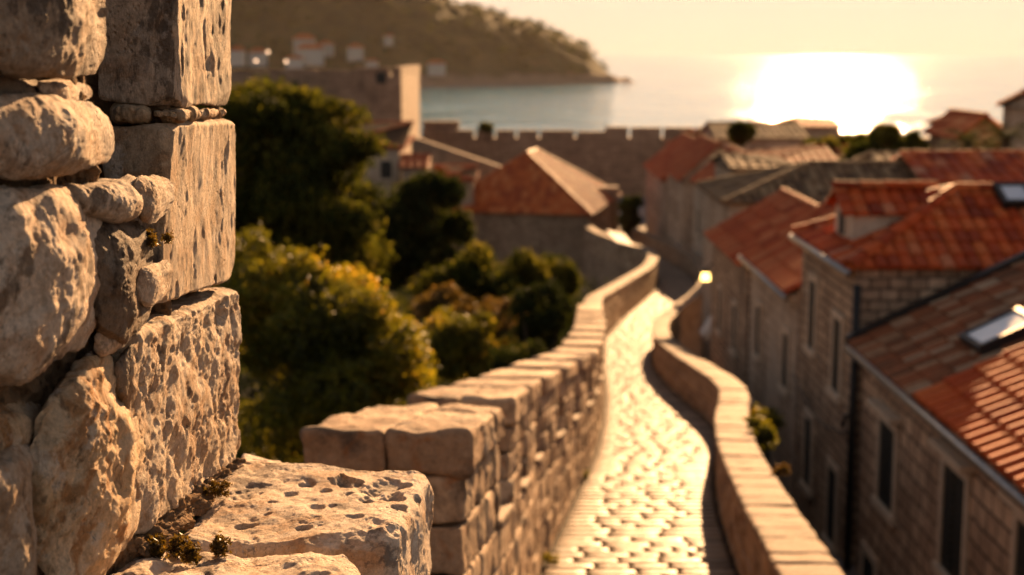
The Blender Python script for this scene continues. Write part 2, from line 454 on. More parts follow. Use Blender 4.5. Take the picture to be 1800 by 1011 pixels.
# =================================================================== SETTING
def smooth_tab(tab, ys):
    tab = np.array(tab, float); v = np.interp(ys, tab[:, 0], tab[:, 1]); return v
DS = np.arange(4.0, 112.0, .25)
def gsm(a, k=9):
    ker = np.exp(-np.linspace(-2, 2, 2*k+1) ** 2); ker /= ker.sum()
    return np.convolve(np.pad(a, k, mode='edge'), ker, 'valid')
_zt = [(4, -4.0), (14.6, -5.30), (23.5, -6.47), (33, -7.73), (42, -8.86), (50, -9.75), (58, -10.38), (68, -11.1), (76, -11.66), (86, -12.3), (112, -13.3)]
ZP = gsm(smooth_tab(_zt, DS))
def _x(px, py, D): return P(px, py, D)[0]
_yt = {}
def xtab(tab):
    out = []
    for D, px in tab:
        z = np.interp(D, DS, ZP)
        dep = math.atan2(-z, D) - R(PITCH)
        out.append((D, _x(px, 505.5 + FPX * math.tan(dep), D)))
    return out
_lt = [(4., -.30), (6., -.20), (10, .03)] + xtab([(14.6, 945), (19, 1005), (23.5, 1045), (28, 1058), (33, 1062), (42, 1056), (50, 1057), (58, 1092), (64, 1122), (70, 1147), (76, 1157), (81, 1154), (85, 1135), (89, 1100), (94, 1062), (100, 1040), (112, 1030)])
def xtop(tab):
    out = []
    for D, px in tab:
        z = np.interp(D, DS, ZP) + .86
        out.append((D, _x(px, 505.5 + FPX * math.tan(math.atan2(-z, D) - R(PITCH)), D)))
    return out
_rt = [(4., 1.85), (8, 2.0)] + xtop([(11, 1378), (14.6, 1303), (17, 1275), (19, 1262), (21.6, 1257), (23.5, 1264), (25.5, 1271), (28, 1254), (32, 1208), (36, 1174), (40, 1152), (44, 1146), (48, 1152), (53, 1178), (58, 1208), (62, 1224), (68, 1232), (74, 1228), (80, 1215), (86, 1195), (92, 1165), (98, 1130), (104, 1100), (112, 1090)])
XL = gsm(smooth_tab(_lt, DS), 7); XR = gsm(smooth_tab(_rt, DS), 11)
def edge(side):
    X = XL if side < 0 else XR
    pts = np.stack([X, DS], 1)
    seg = np.linalg.norm(np.diff(pts, axis=0), axis=1); s_ = np.concatenate([[0], np.cumsum(seg)])
    return pts, s_
EL_, SL_ = edge(-1); ER_, SR_ = edge(1)
def along(side, s_):
    pts, cs = (EL_, SL_) if side < 0 else (ER_, SR_)
    x = np.interp(s_, cs, pts[:, 0]); y = np.interp(s_, cs, pts[:, 1])
    e = .4
    dx = np.interp(s_ + e, cs, pts[:, 0]) - np.interp(s_ - e, cs, pts[:, 0])
    dy = np.interp(s_ + e, cs, pts[:, 1]) - np.interp(s_ - e, cs, pts[:, 1])
    L = np.hypot(dx, dy) + 1e-9
    nx, ny = (-dy / L, dx / L) if side < 0 else (dy / L, -dx / L)
    return x, y, nx, ny
def s_at(side, D):
    pts, cs = (EL_, SL_) if side < 0 else (ER_, SR_)
    return float(np.interp(D, pts[:, 1], cs))
def zpath(y): return np.interp(y, DS, ZP)

def wall_hex(side, s0, s1, t0, t1, zf0, zf1):
    """8 corners of a block of a wall following the walkway edge; zf = functions of y"""
    out = []
    for zf in (zf0, zf1):
        for (s_, t) in ((s0, t0), (s0, t1), (s1, t1), (s1, t0)):
            x, y, nx, ny = along(side, s_)
            out.append((x + nx*t, y + ny*t, zf(y)))
    c = np.array(out)
    if side > 0: c = c  # outward is +x: front-left = inner
    else: c = c[[1, 0, 3, 2, 5, 4, 7, 6]]
    return c

# ---- ground: one sheet from the garden and the streets down under the sea
def g_z(x, y):
    st = np.interp(y, [0, 25, 50, 76, 100, 170], [-9.0, -9.0, -11.9, -13.3, -14., -14.])
    xc = (np.interp(y, DS, XL) + np.interp(y, DS, XR)) / 2
    wgt = np.clip((x - xc + .6) / 1.2, 0, 1)
    z = st * wgt + np.interp(y, [30, 45, 90], [-13.0, -13.4, -15.5]) * (1 - wgt)
    off = np.clip((y - 172) / 22, 0, 1)
    return z * (1 - off) + (-44.) * off
gx = np.concatenate([np.linspace(-9000, -200, 12), np.linspace(-160, -20, 30), np.linspace(-19, 14, 100), np.linspace(15, 160, 40), np.linspace(200, 9000, 12)])
gy = np.concatenate([np.linspace(-400, -20, 8), np.linspace(-15, 200, 216), np.linspace(240, 9000, 20)])
GX, GY = np.meshgrid(gx, gy)
GZ = g_z(GX.ravel(), GY.ravel()) + .06 * fbm(np.stack([GX.ravel(), GY.ravel(), 0*GX.ravel()], 1) * .5, 3) * (GY.ravel() < 170)
Vg = np.stack([GX.ravel(), GY.ravel(), GZ], 1)
nx_, ny_ = len(gx), len(gy)
ii, jj = np.meshgrid(np.arange(nx_ - 1), np.arange(ny_ - 1))
Fg = np.stack([jj*nx_+ii, jj*nx_+ii+1, (jj+1)*nx_+ii+1, (jj+1)*nx_+ii], -1).reshape(-1, 4)
s = N('ground')
sep = s.n('SeparateXYZ'); s.l(s.tc.outputs['Object'], sep.inputs[0])
mk = s.ramp(s.math('MULTIPLY', sep.outputs[0], .1), [(.20, 0.), (.24, 1.)])
c = s.mix(mk, s.mix(s.noise(.8, 5, .6), (.012, .013, .005), (.03, .025, .01)), s.mix(s.noise(3, 5, .6), (.16, .13, .11), (.24, .2, .17)))
s.bump(s.noise(4, 5, .6), .4, .05)
M['ground'] = s.fin(c, .85, .25)
tag(mesh_np('ground', Vg, Fg, M['ground']), kind='structure')

# ---- sea
s = N('sea')
geo = s.n('NewGeometry')
v = s.scaled((1., 1., 1.), geo.outputs['Position'])
h1 = s.noise(.55, 3, .6, v); h2 = s.noise(.11, 3, .6, s.scaled((1, .6, 1), v)); h3 = s.noise(.012, 3, .6, v)
hh = s.math('MULTIPLY', s.ramp(s.noise(.012, 5, .65, s.scaled((1.3, 1, 1), v)), [(.40, .45), (.62, 1.)]), s.math('ADD', s.math('MULTIPLY', h1, .28), s.math('ADD', s.math('MULTIPLY', h2, .7), s.math('MULTIPLY', h3, 2.))))
s.bump(hh, 1., 1.)
gust = s.ramp(s.noise(.016, 6, .68, v), [(.42, .03), (.62, .11)])
s.b.inputs['IOR'].default_value = 1.33
M['sea'] = s.fin((.10, .36, .46), gust, .9)
xs = np.array([-90000, -20000, -5000, -1500, -300, 300, 1500, 5000, 20000, 90000.]); ys = np.array([-3000, 150, 600, 2000, 6000, 20000, 90000.])
A_, B_ = np.meshgrid(xs, ys); k_ = len(xs)
ii, jj = np.meshgrid(np.arange(k_ - 1), np.arange(len(ys) - 1))
tag(mesh_np('sea', np.stack([A_.ravel(), B_.ravel(), np.full(A_.size, SEA_Z)], 1),
    np.stack([jj*k_+ii, jj*k_+ii+1, (jj+1)*k_+ii+1, (jj+1)*k_+ii], -1).reshape(-1, 4), M['sea']), kind='structure')

# ---- headland
def hill_top(x):  # crest height above eye for the headland, by world x
    return np.interp(x, [-900, -420, -250, -110, -84, -28, 28, 71, 98, 112, 122, 134, 150], [330, 210, 150, 80, 68, 57, 41, 24, 9, -6, -20, -34, -60])
hx = np.linspace(-1000, 160, 280); hy = np.linspace(1560, 2900, 150)
HX, HY = np.meshgrid(hx, hy)
hxr, hyr = HX.ravel(), HY.ravel()
shore = 1640 + np.interp(hxr, [-1000, -110, 40, 134], [-120, 0, 130, 250])
tdep = (hyr - shore)
crest = hill_top(hxr) - SEA_Z
crest = np.maximum(crest, 0)
wid = 90 + crest * 2.2
prof = np.clip(tdep / wid, -1, 1)
back = np.clip((hyr - shore - wid) / 900, 0, 1)
z = np.where(prof > 0, np.sin(np.clip(prof, 0, 1) * math.pi/2) ** .85 * crest, prof * 60) * (1 - back)
cl = np.clip(tdep / 14, 0, 1) * 11 * (crest > 3)
z = np.maximum(z, np.where(tdep > 0, np.minimum(cl, crest), -50))
q = np.stack([hxr, hyr, z], 1)
z = z + (fbm(q * .02, 4) * 5 + fbm(q * .09, 3) * 3.0) * np.clip(tdep / 60, 0, 1)
Vh = np.stack([hxr, hyr, z + SEA_Z - .8], 1)
n1, n2 = len(hx), len(hy)
ii, jj = np.meshgrid(np.arange(n1 - 1), np.arange(n2 - 1))
s = N('headland')
sep = s.n('SeparateXYZ'); s.l(s.tc.outputs['Object'], sep.inputs[0])
rockm = s.ramp(s.math('ADD', s.math('MULTIPLY', s.math('ADD', sep.outputs[2], 36.), .03), s.math('MULTIPLY', s.noise(.03, 4, .6), .6)), [(.55, 0.), (.72, 1.)])
green = s.mix(s.ramp(s.noise(.06, 6, .7), [(.4, 0.), (.6, 1.)]), (.012, .02, .009), (.05, .05, .022))
green = s.mix(s.ramp(s.noise(.012, 4, .6), [(.52, 0.), (.68, .7)]), green, (.10, .08, .04))
rock = s.mix(s.noise(.15, 5, .7), (.12, .08, .06), (.32, .22, .17))
s.bump(s.noise(.2, 6, .7), .8, 4.)
M['hill'] = s.fin(s.mix(rockm, rock, green), .95, .1)
tag(mesh_np('headland', Vh, np.stack([jj*n1+ii, jj*n1+ii+1, (jj+1)*n1+ii+1, (jj+1)*n1+ii], -1).reshape(-1, 4), M['hill']), kind='structure')

def leaves(centers, radii, n, size, tintbase=None, flat=1.0, seed=1, shell=.55):
    """n leaf faces spread in the outer part of each ellipsoid clump"""
    g = np.random.default_rng(seed)
    centers = np.asarray(centers, float); radii = np.asarray(radii, float)
    wts = radii.prod(axis=1) ** (2/3); wts /= wts.sum()
    ci = g.choice(len(centers), n, p=wts)
    d = g.normal(size=(n, 3)); d /= np.linalg.norm(d, axis=1)[:, None]
    r = shell + (1 - shell) * g.random(n) ** .6
    r = r * (1 + .55 * vnoise(d * 3.1 + ci[:, None] * 3.7))
    p = centers[ci] + d * r[:, None] * radii[ci]
    a = g.normal(size=(n, 3)) + d * .8; a /= np.linalg.norm(a, axis=1)[:, None]
    b = np.cross(a, g.normal(size=(n, 3))); b /= np.linalg.norm(b, axis=1)[:, None]
    c = np.cross(a, b)
    sz = size * (.6 + .8 * g.random(n))[:, None]
    V = np.stack([p - b*sz, p + c*sz*.42, p + b*sz, p - c*sz*.42], 1).reshape(-1, 3)
    F = np.arange(n * 4).reshape(-1, 4)
    t = np.clip(.42 + .5 * vnoise(p * .9 + 5) + .22 * g.normal(size=n), 0, 1)
    return V, F, np.repeat(t, 4)

def clumps(cx, cy, cz, rx, ry, rz, n, cr, seed, flat=1.):
    g = np.random.default_rng(seed)
    d = g.normal(size=(n, 3)); d /= np.linalg.norm(d, axis=1)[:, None]
    r = g.random(n) ** .45
    c = np.array([cx, cy, cz]) + d * r[:, None] * np.array([rx, ry, rz])
    s_ = cr * (.65 + .7 * g.random(n))
    return c, np.stack([s_, s_, s_ * flat], 1)

def tree(name, label, cat, base, cl, m, n, size, group=None, trunk_r=.2, seed=1, shell=.55, limbs=8):
    root = empty(name, base, label, cat, group)
    c, r = cl
    V, F, T = leaves(c, r, n, size, seed=seed, shell=shell)
    mesh_np('crown', V, F, m, root, T, False)
    a = Acc(); b = np.array(base, float); top = c.mean(0)
    a.tube([b, b*.6 + top*.4 + (.1, 0, 0), top], trunk_r, 10, r2=trunk_r*.45)
    g = np.random.default_rng(seed)
    for k in g.choice(len(c), min(limbs, len(c)), replace=False):
        st = b*(1-.55) + top*.55; md = (st + c[k]) / 2; md[2] += .2
        a.tube([st, md, c[k]], trunk_r*.4, 7, r2=trunk_r*.12)
    a.build('trunk', M['bark'], root, True)
    adopt(root); return root

# woods of the headland: one mass nobody could count
g_ = np.random.default_rng(5)
cand = g_.choice(len(Vh), 5200, replace=True)
ok = [k for k in cand if tdep[k] > 30 and back[k] < .35 and Vh[k, 2] > SEA_Z + 10]
pc = Vh[ok] + g_.normal(size=(len(ok), 3)) * (4, 4, 0); sc_ = 3 + 4.5 * g_.random(len(ok)) ** 2
V, F, T = leaves(pc + np.stack([0*sc_, 0*sc_, sc_*.5], 1), np.stack([sc_*1.1, sc_*1.1, sc_*.8], 1), 60000, 2.2, seed=8)
tag(mesh_np('headland_woods', V, F, M['leaf_dark'], None, T, False), 'dark green pine woods covering the headland across the bay', 'woodland', kind='stuff')

# =================================================================== WALKWAY
Ssl = np.arange(0, SL_[-1], .35)
def ribbon(t0side, zoff, name, m, y1=110):
    ys_ = DS[DS < y1]; 
    V = np.vstack([np.stack([XL[:len(ys_)] - .1, ys_, ZP[:len(ys_)] + zoff], 1), np.stack([XR[:len(ys_)] + .1, ys_, ZP[:len(ys_)] + zoff], 1)])
    k = len(ys_); F = np.array([(i, i+k, i+k+1, i+1) for i in range(k-1)]); return mesh_np(name, V, F, m)
tag(ribbon(0, -.03, 'walkway_bed', M['joint']), kind='structure')
acc = Acc(); y = 8.0; row = 0
while y < 108:
    dy = .25 + .06 * rng.random()
    xl, xr = np.interp(y + dy/2, DS, XL) + .03, np.interp(y + dy/2, DS, XR) - .03
    cuts = [xl]; 
    while cuts[-1] < xr - .3: cuts.append(cuts[-1] + .28 + .34 * rng.random())
    cuts[-1] = xr
    xs_ = np.array(cuts)
    sl = (np.interp(y + 1, DS, XL) + np.interp(y + 1, DS, XR) - np.interp(y - 1, DS, XL) - np.interp(y - 1, DS, XR)) / 4
    for a, b in zip(xs_[:-1], xs_[1:]):
        if b - a < .08: continue
        gp = .019; j = rng.normal(size=4) * .005; zz = rng.normal() * .0012
        xm = (a + b)/2 - (xl + xr)/2
        def pt(x, yy, z): return (x, yy, z)
        z0 = zpath(y) + zz; z1 = zpath(y + dy) + zz
        gy_ = .03; c = [pt(a+gp+j[0], y+gy_, z0-.1), pt(b-gp+j[1], y+gy_, z0-.1), pt(b-gp+j[2], y+dy-gy_, z1-.1), pt(a+gp+j[3], y+dy-gy_, z1-.1)]
        c += [(p[0], p[1], p[2] + .1) for p in c]
        n = 5 if y < 40 else 3
        V, F, _ = hexstone(c, n, .018, .0012 if y < 35 else 0, 9, 2)
        acc.addq(V, F, rng.random())
    y += dy; row += 1
tag(acc.build('walkway', M['paving'], None, True), kind='structure')

# solid rampart under the walkway
acc = Acc(); ys_ = np.arange(3.0, 110, 1.0)
for a, b in zip(ys_[:-1], ys_[1:]):
    c = []
    for yy in (a, b): pass
    x = lambda yy, s_: np.interp(yy, DS, XL) - .62 if s_ < 0 else np.interp(yy, DS, XR) + .44
    lo = -15.
    c = [(x(a,-1),a,lo),(x(a,1),a,lo),(x(b,1),b,lo),(x(b,-1),b,lo),(x(a,-1),a,zpath(a)-.12),(x(a,1),a,zpath(a)-.12),(x(b,1),b,zpath(b)-.12),(x(b,-1),b,zpath(b)-.12)]
    acc.hexa(c)
rb = acc.build('rampart', M['facade_tan'], None, False, True)
tag(rb, 'tall stone rampart carrying the curving paved walkway between garden and street', 'rampart')

# ---- left parapet
_top = [(4, -1.25), (6.0, P(815, 757, 6.0)[2]), (8.2, P(880, 713, 8.2)[2]), (15.1, P(968, 664, 15.1)[2]), (24.6, -4.93), (33, -6.05), (42, -7.15), (50, -8.2), (58, -9.05), (68, -9.85), (76, -10.4), (86, -11.05), (94, -11.3), (112, -12.0)]
def ztop(y): return np.interp(y, [a for a, _ in _top], [b for _, b in _top])
def zsill(y): return ztop(y) - np.interp(y, [6, 12, 40], [.64, .85, .8])
TH = .66
lp = empty('crenellated_parapet', (XL[0], 6, -4), 'weathered stone parapet with square merlons running down the left side of the walkway', 'parapet')
def courses(side, s0, s1, zb, zt_, hc, lrange, th, n, r, amp, acc, split=False, wob=.25, gap=.012):
    """masonry between heights zb(y), zt(y): whole courses with staggered joints"""
    ya = along(side, (s0+s1)/2)[1]
    nc = max(1, int(round((zt_(ya) - zb(ya)) / hc)))
    fr = np.linspace(0, 1, nc + 1); fr[1:-1] += rng.normal(size=nc-1) * wob * .25 / nc
    for k in range(nc):
        s_ = s0; first = True
        while s_ < s1 - 1e-3:
            L = lrange[0] + (lrange[1] - lrange[0]) * rng.random()
            if first: L *= .4 + .6 * rng.random(); first = False
            e = min(s1, s_ + L)
            if s1 - e < lrange[0] * .5: e = s1
            g2 = gap / 2; ins = rng.random() * .02
            za = lambda y_, f=fr[k]: zb(y_) + (zt_(y_) - zb(y_)) * f + g2
            zc = lambda y_, f=fr[k+1]: zb(y_) + (zt_(y_) - zb(y_)) * f - g2
            for (ta, tb) in (((0, th/2), (th/2, th)) if split else ((0, th),)):
                c = wall_hex(side, s_ + g2, e - g2, ta + (ins if ta == 0 else g2), tb - ins, za, zc)
                V, F, _ = hexstone(c, n, r, amp, 7., 3, rng.random() * 50)
                acc.addq(V, F, rng.random())
            s_ = e
body = Acc()
flr = lambda y_: zpath(y_) - .15
# solid courses under the sills
s0_, s1_ = s_at(-1, 4.0), s_at(-1, 44.0)
def seg_courses(side, D0, D1, step, zb, zt_, **k):
    a = s_at(side, D0); b = s_at(side, D1); x = a
    while x < b - 1e-3:
        courses(side, x, min(b, x + step), zb, zt_, **k); x += step
seg_courses(-1, 3.9, 10, 2.2, lambda y_: ztop(y_) - 3.4, zsill, hc=.24, lrange=(.28, .6), th=TH, n=9, r=.02, amp=.012, acc=body, split=True)
seg_courses(-1, 10, 20, 2.5, flr, zsill, hc=.25, lrange=(.28, .6), th=TH, n=6, r=.02, amp=.012, acc=body)
seg_courses(-1, 20, 43, 3, flr, zsill, hc=.28, lrange=(.3, .7), th=TH, n=4, r=.02, amp=.01, acc=body)
seg_courses(-1, 43, 108, 4, flr, lambda y_: ztop(y_) - .12, hc=.3, lrange=(.35, .8), th=TH*.8, n=3, r=.02, amp=.008, acc=body)
body.build('wall_blocks', M['parapet'], lp, True)
core = Acc(); s_ = s0_
while s_ < SL_[-1] - 4:
    c = wall_hex(-1, s_, s_ + 1.0, .05, TH*.8 - .06, lambda y_: zpath(y_) - .5, lambda y_: (zsill(y_) if y_ < 43 else ztop(y_) - .1) - .04)
    core.hexa(c); s_ += 1.0
core.build('core', M['mortar'], lp)
# merlons
mer = [(6.0, 8.2), (9.5, 11.3), (12.3, 14.2), (15.1, 16.9)]
d_ = 17.8
while d_ < 40.5: mer.append((d_, d_ + 1.6)); d_ += 2.65
mer[-1] = (mer[-1][0], 43.1)
for k, (a, b) in enumerate(mer):
    ac = Acc(); near = k < 2
    n = 22 if k == 0 else 14 if k == 1 else 7 if k < 5 else 4
    zt2 = lambda y_: ztop(y_) - (.2 if k < 6 else .16)
    courses(-1, s_at(-1, a), s_at(-1, b), zsill, zt2, .2, (.3, .55), TH, n, .018, .014, ac, split=(k < 3))
    # cap stones
    s_ = s_at(-1, a) - .03; e_ = s_at(-1, b) + .03
    while s_ < e_ - .01:
        e2 = min(e_, s_ + .5 + .35 * rng.random()); e2 = e_ if e_ - e2 < .25 else e2
        for (ta, tb) in ((-.025, TH*.5), (TH*.5+.008, TH + .03)) if k < 2 else ((-.025, TH + .03),):
            c = wall_hex(-1, s_ + .006, e2 - .006, ta, tb, lambda y_: zt2(y_) + .008, ztop)
            V, F, _ = hexstone(c, n + 4 if near else n, .03, .02 if near else .016, 6., 5, rng.random() * 50)
            ac.addq(V, F, rng.random())
        s_ = e2
    ac.build('merlon', M['parapet'], lp, True)
# sill slabs in the gaps
for k in range(len(mer) - 1):
    ac = Acc()
    c = wall_hex(-1, s_at(-1, mer[k][1]), s_at(-1, mer[k+1][0]), -.015, TH + .01, lambda y_: zsill(y_) - .02, lambda y_: zsill(y_) + .04)
    V, F, _ = hexstone(c, 8, .02, .008, 6, 3, k); ac.addq(V, F, rng.random())
    ac.build('sill', M['coping'], lp, True)
# smooth coping on the far part
def coping(side, D0, D1, th, zt_, hgt, over, m, parent, step=.8, n=4, amp=.008, nm='coping'):
    ac = Acc(); x = s_at(side, D0); e = s_at(side, D1)
    while x < e:
        L = step * (.7 + .6 * rng.random())
        c = wall_hex(side, x + .006, min(e, x + L) - .006, -over, th + over, lambda y_: zt_(y_) - hgt, zt_)
        c[:, 2] += rng.normal() * .006
        V, F, _ = hexstone(c, n, .03, amp, 5, 3, x); ac.addq(V, F, rng.random()); x += L
    return ac.build(nm, m, parent, True)
coping(-1, 43.1, 108, TH*.8, ztop, .12, .03, M['coping'], lp, .7)
adopt(lp)

# ---- right parapet
rp = empty('low_parapet', (XR[0], 8, -5), 'low stone parapet with pale flat coping snaking along the right of the walkway', 'parapet')
RH = lambda y_: np.interp(y_, [8, 20, 60, 110], [.86, .86, .95, 1.0])
rt = lambda y_: zpath(y_) + RH(y_)
ac = Acc()
seg_courses(1, 7, 22, 2.5, flr, lambda y_: rt(y_) - .11, hc=.22, lrange=(.28, .6), th=.46, n=6, r=.018, amp=.01, acc=ac)
seg_courses(1, 22, 108, 4, flr, lambda y_: rt(y_) - .11, hc=.25, lrange=(.35, .8), th=.46, n=3, r=.018, amp=.006, acc=ac)
ac.build('wall_blocks', M['parapet2'], rp, True)
core = Acc(); s_ = s_at(1, 7)
while s_ < s_at(1, 107):
    core.hexa(wall_hex(1, s_, s_ + 1., .05, .40, lambda y_: zpath(y_) - .5, lambda y_: rt(y_) - .13)); s_ += 1.
core.build('core', M['mortar'], rp)
coping(1, 7, 24, .46, rt, .11, .03, M['coping'], rp, .55, 8, .012)
coping(1, 24, 108, .46, rt, .11, .03, M['coping'], rp, .6, 4, .008)
adopt(rp)

# =================================================================== NEAR WALL (in focus)
tw = empty('broken_wall', (-1.2, 3, -1.1), 'sunlit broken wall of rough cream limestone blocks close to the left edge', 'stone wall')
def corner_stone(c, m, amp, freq, seed, n=90, r=.012, name='corner_stone', pits=None, tint=.5, stretch=(1, 1, .55)):
    V, F, nn = hexstone(c, n, r, 0)
    V = facet(V, 12, .985, .998, int(seed * 7) + 1, (.5, -.5, .3)); V = facet(V, 10, .985, .998, int(seed * 7) + 2, (.5, -.5, -.3))
    d = fbm(V * np.array(stretch) * freq + seed, 6, .55) * amp
    big = fbm(V * 3.2 + seed * 2, 3) * amp * 1.6
    ridg = -np.clip(fbm(V * np.array(stretch) * freq * 1.6 + seed + 4, 4) - .42, 0, 1) * amp * 2.2
    V = V + nn * (d + big + ridg)[:, None]
    tn = np.full(len(V), tint)
    if pits:
        for (px_, py_, rx_, ry_, dp) in pits:
            q = np.hypot((V[:, 0] - px_) / rx_, (V[:, 1] - py_) / ry_)
            q = q + .35 * vnoise(V * 45) + .2 * vnoise(V * 90)
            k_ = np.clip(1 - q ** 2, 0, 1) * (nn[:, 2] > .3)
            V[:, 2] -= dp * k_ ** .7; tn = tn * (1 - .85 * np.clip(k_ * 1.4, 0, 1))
    return mesh_np(name, V, F, m, tw, tn, True)
def qhex(fl, fr, bl_x, back_y, fD_l, fD_r, bD, topfront, topback, botfront, botback):
    """corners from pixels: fl/fr = (x_top,x_bottom) of the front-left/right vertical edges"""
    return None
def H8(fbl, fbr, bbr, bbl, ftl, ftr, btr, btl): return np.array([P(*fbl), P(*fbr), P(*bbr), P(*bbl), P(*ftl), P(*ftr), P(*btr), P(*btl)])
XQ = lambda px, D: px
# top quoin
corner_stone(H8((168,178,3.10),(316,192,3.10),(407,183,3.72),(300,170,3.72),(150,-90,3.10),(308,-90,3.10),(408,-90,3.72),(300,-90,3.72)), M['quoin_dark'], .0045, 14, 3.3, 120, .010)
# thin stones in the joint
for k, (xa, xb, Da, Db) in enumerate([(200, 258, 3.08, 3.12), (262, 318, 3.09, 3.12)]):
    corner_stone(H8((xa,213,Da),(xb,214,Da),(xb+12,209,Da+.3),(xa,209,Da+.3),(xa,186,Da),(xb,192,Da),(xb+12,192,Da+.3),(xa,190,Da+.3)), M['rubble_gold'], .006, 22, 5+k, 34, .012, 'joint_stone', None, .3)
for k in range(5):
    a = 3.12 + k * .115; b = a + .105
    xa = 318 + 88 * ((1/3.1 - 1/a) / (1/3.1 - 1/3.72)); xb = 318 + 88 * ((1/3.1 - 1/b) / (1/3.1 - 1/3.72))
    ya = 212 - 5 * k; 
    corner_stone(H8((xa-40,212,a),(xa,212-k*1.5,a),(xb,210-k*1.5,b),(xb-40,210,b),(xa-40,194,a),(xa,194-k,a),(xb,193-k,b),(xb-40,193,b)), M['rubble_gold'], .006, 22, 15+k, 22, .012, 'joint_stone', None, .3 + .1*k)
# second quoin
corner_stone(H8((215,525,2.98),(279,541,2.98),(417,492,3.72),(300,492,3.72),(168,228,3.08),(300,216,3.08),(414,211,3.72),(310,211,3.72)), M['quoin'], .0035, 14, 9.1, 130, .010)
# big lower quoin
corner_stone(H8((205,962,2.74),(226,962,2.74),(430,805,3.74),(300,805,3.74),(170,600,2.74),(226,592,2.74),(417,505,3.74),(300,505,3.74)), M['quoin_rough'], .008, 14, 17.7, 180, .02, stretch=(1, 1, 1))
# rubble in the face turned to the viewer
RB = [
 ([(-60,-60),(150,-60),(150,60),(138,118),(118,137),(60,130),(-60,128)], 0.10, 0, .14, 'rubble_dark', .010),
 ([(62,138),(118,146),(126,182),(80,178),(60,160)], 0.03, 0, .14, 'rubble', .005),
 ([(-60,128),(30,130),(75,165),(40,176),(-60,182)], 0.03, 0, .14, 'rubble_dark', .006),
 ([(-60,178),(60,168),(112,182),(160,208),(163,268),(150,300),(60,316),(-60,322)], 0.10, 0, .14, 'rubble', .008),
 ([(-60,338),(60,338),(108,352),(150,405),(158,470),(148,590),(110,630),(30,675),(-60,720)], 0.10, 0, .14, 'rubble', .010),
 ([(100,330),(150,322),(222,318),(252,350),(244,378),(205,392),(160,384),(104,376)], 0.03, 0, .14, 'rubble', .008),
 ([(226,316),(262,318),(280,338),(276,378),(258,400),(244,380),(250,350)], 0.02, 0, .14, 'rubble', .006),
 ([(140,400),(190,398),(232,418),(238,500),(252,556),(215,600),(172,604),(150,560)], 0.03, 0, .14, 'rubble_dark', .010),
 ([(236,482),(262,470),(278,488),(274,528),(254,552),(240,520)], 0.02, 0, .14, 'rubble', .005),
 ([(160,580),(185,572),(218,566),(226,592),(206,616),(178,628),(164,612)], 0.02, 0, .14, 'rubble', .006),
 ([(58,690),(100,668),(140,640),(168,650),(190,700),(226,742),(226,860),(224,930),(190,1000),(120,1060),(62,1060),(52,900)], 0.06, 0, .14, 'rubble_gold', .016),
 ([(-50,728),(30,724),(62,738),(56,776),(20,806),(-50,800)], 0.03, 0, .14, 'rubble_gold', .006),
 ([(-70,820),(10,800),(48,808),(58,880),(62,1060),(-70,1060)], 0.08, 0, .14, 'rubble', .008),
 ([(206,794),(224,786),(238,812),(236,868),(222,884),(208,860)], 0.01, 0, .14, 'rubble_gold', .004),
 ([(232,600),(214,620),(196,640),(206,700),(226,730)], 0.01, 0, .14, 'rubble_dark', .006),
 ([(150,612),(176,634),(188,690),(160,660),(140,640)], 0.01, 0, .14, 'rubble_dark', .006),
]
for k, (pts, D, tl, dp, m, am) in enumerate(RB):
    poly_stone(pts, D, tl, dp, am, 13 if am > .006 else 20, 31.7 * k + 3, M[m], tw, 'rubble_stone', bulge=.085 if am > .006 else .035)
# mortar body behind the stones
V, F, nn = hexstone(H8((-240,1150,2.01),(252,1150,2.85),(252,1150,3.0),(-240,1150,3.0),(-240,-120,2.03),(118,-120,2.58),(118,-120,3.0),(-240,-120,3.0)), 150, .02, 0)
V = V + nn * (fbm(V * 18, 6, .6) * .022 + fbm(V * 55, 3, .6) * .006)[:, None]
mesh_np('mortar', V, F, M['mortar'], tw, np.full(len(V), .5), True)
V, F, nn = hexstone(H8((40,1000,3.14),(300,1000,3.14),(300,1000,3.7),(40,1000,3.7),(40,-120,3.14),(300,-120,3.14),(300,-120,3.7),(40,-120,3.7)), 60, .02, .02)
mesh_np('mortar', V, F, M['mortar'], tw, np.full(len(V), .5), True)
# low rough mortar along the foot of the quoin
V, F, nn = hexstone(np.array([P(222,985,2.8),P(262,985,2.8),P(436,825,3.70),P(405,825,3.70),P(215,950,2.8),P(236,945,2.8),P(424,806,3.70),P(405,806,3.70)]), 90, .01, 0)
V = V + nn * (fbm(V * 30, 5, .65) * .016 + .004)[:, None]
mesh_np('foot_mortar', V, F, M['mortar'], tw, np.full(len(V), .5), True)
# ledge stones
def down(p, d): q = np.array(p, float); q[2] -= d; return q
tl_, tr_, br_, bl_ = P(400, 812, 3.70), P(764, 822, 3.62), P(694, 934, 3.02), P(300, 934, 3.02)
zc = -1.03
for q in (tl_, tr_, br_, bl_): q[2] = zc + (q[2] - zc) * .2
pits = []
for (px_, py_, a, b, d) in [(600, 843, .032, .05, .025), (573, 862, .016, .022, .012), (628, 846, .016, .03, .014), (680, 848, .045, .06, .012), (690, 872, .035, .045, .014), (645, 880, .02, .03, .012),
                            (612, 868, .014, .02, .010), (558, 893, .018, .022, .012), (700, 893, .022, .035, .014), (625, 915, .02, .02, .010), (533, 930, .018, .018, .010), (480, 885, .02, .02, .006),
                            (655, 862, .02, .03, .01), (712, 850, .02, .03, .012), (430, 922, .03, .02, .010), (510, 868, .02, .03, .008), (585, 890, .01, .012, .01), (540, 850, .02, .03, .01), (735, 868, .012, .03, .01), (470, 905, .01, .012, .005)]:
    q = P(px_, py_, 3.0); t_ = zc / q[2]; q = q * t_; pits.append((q[0], q[1], a, b, d))
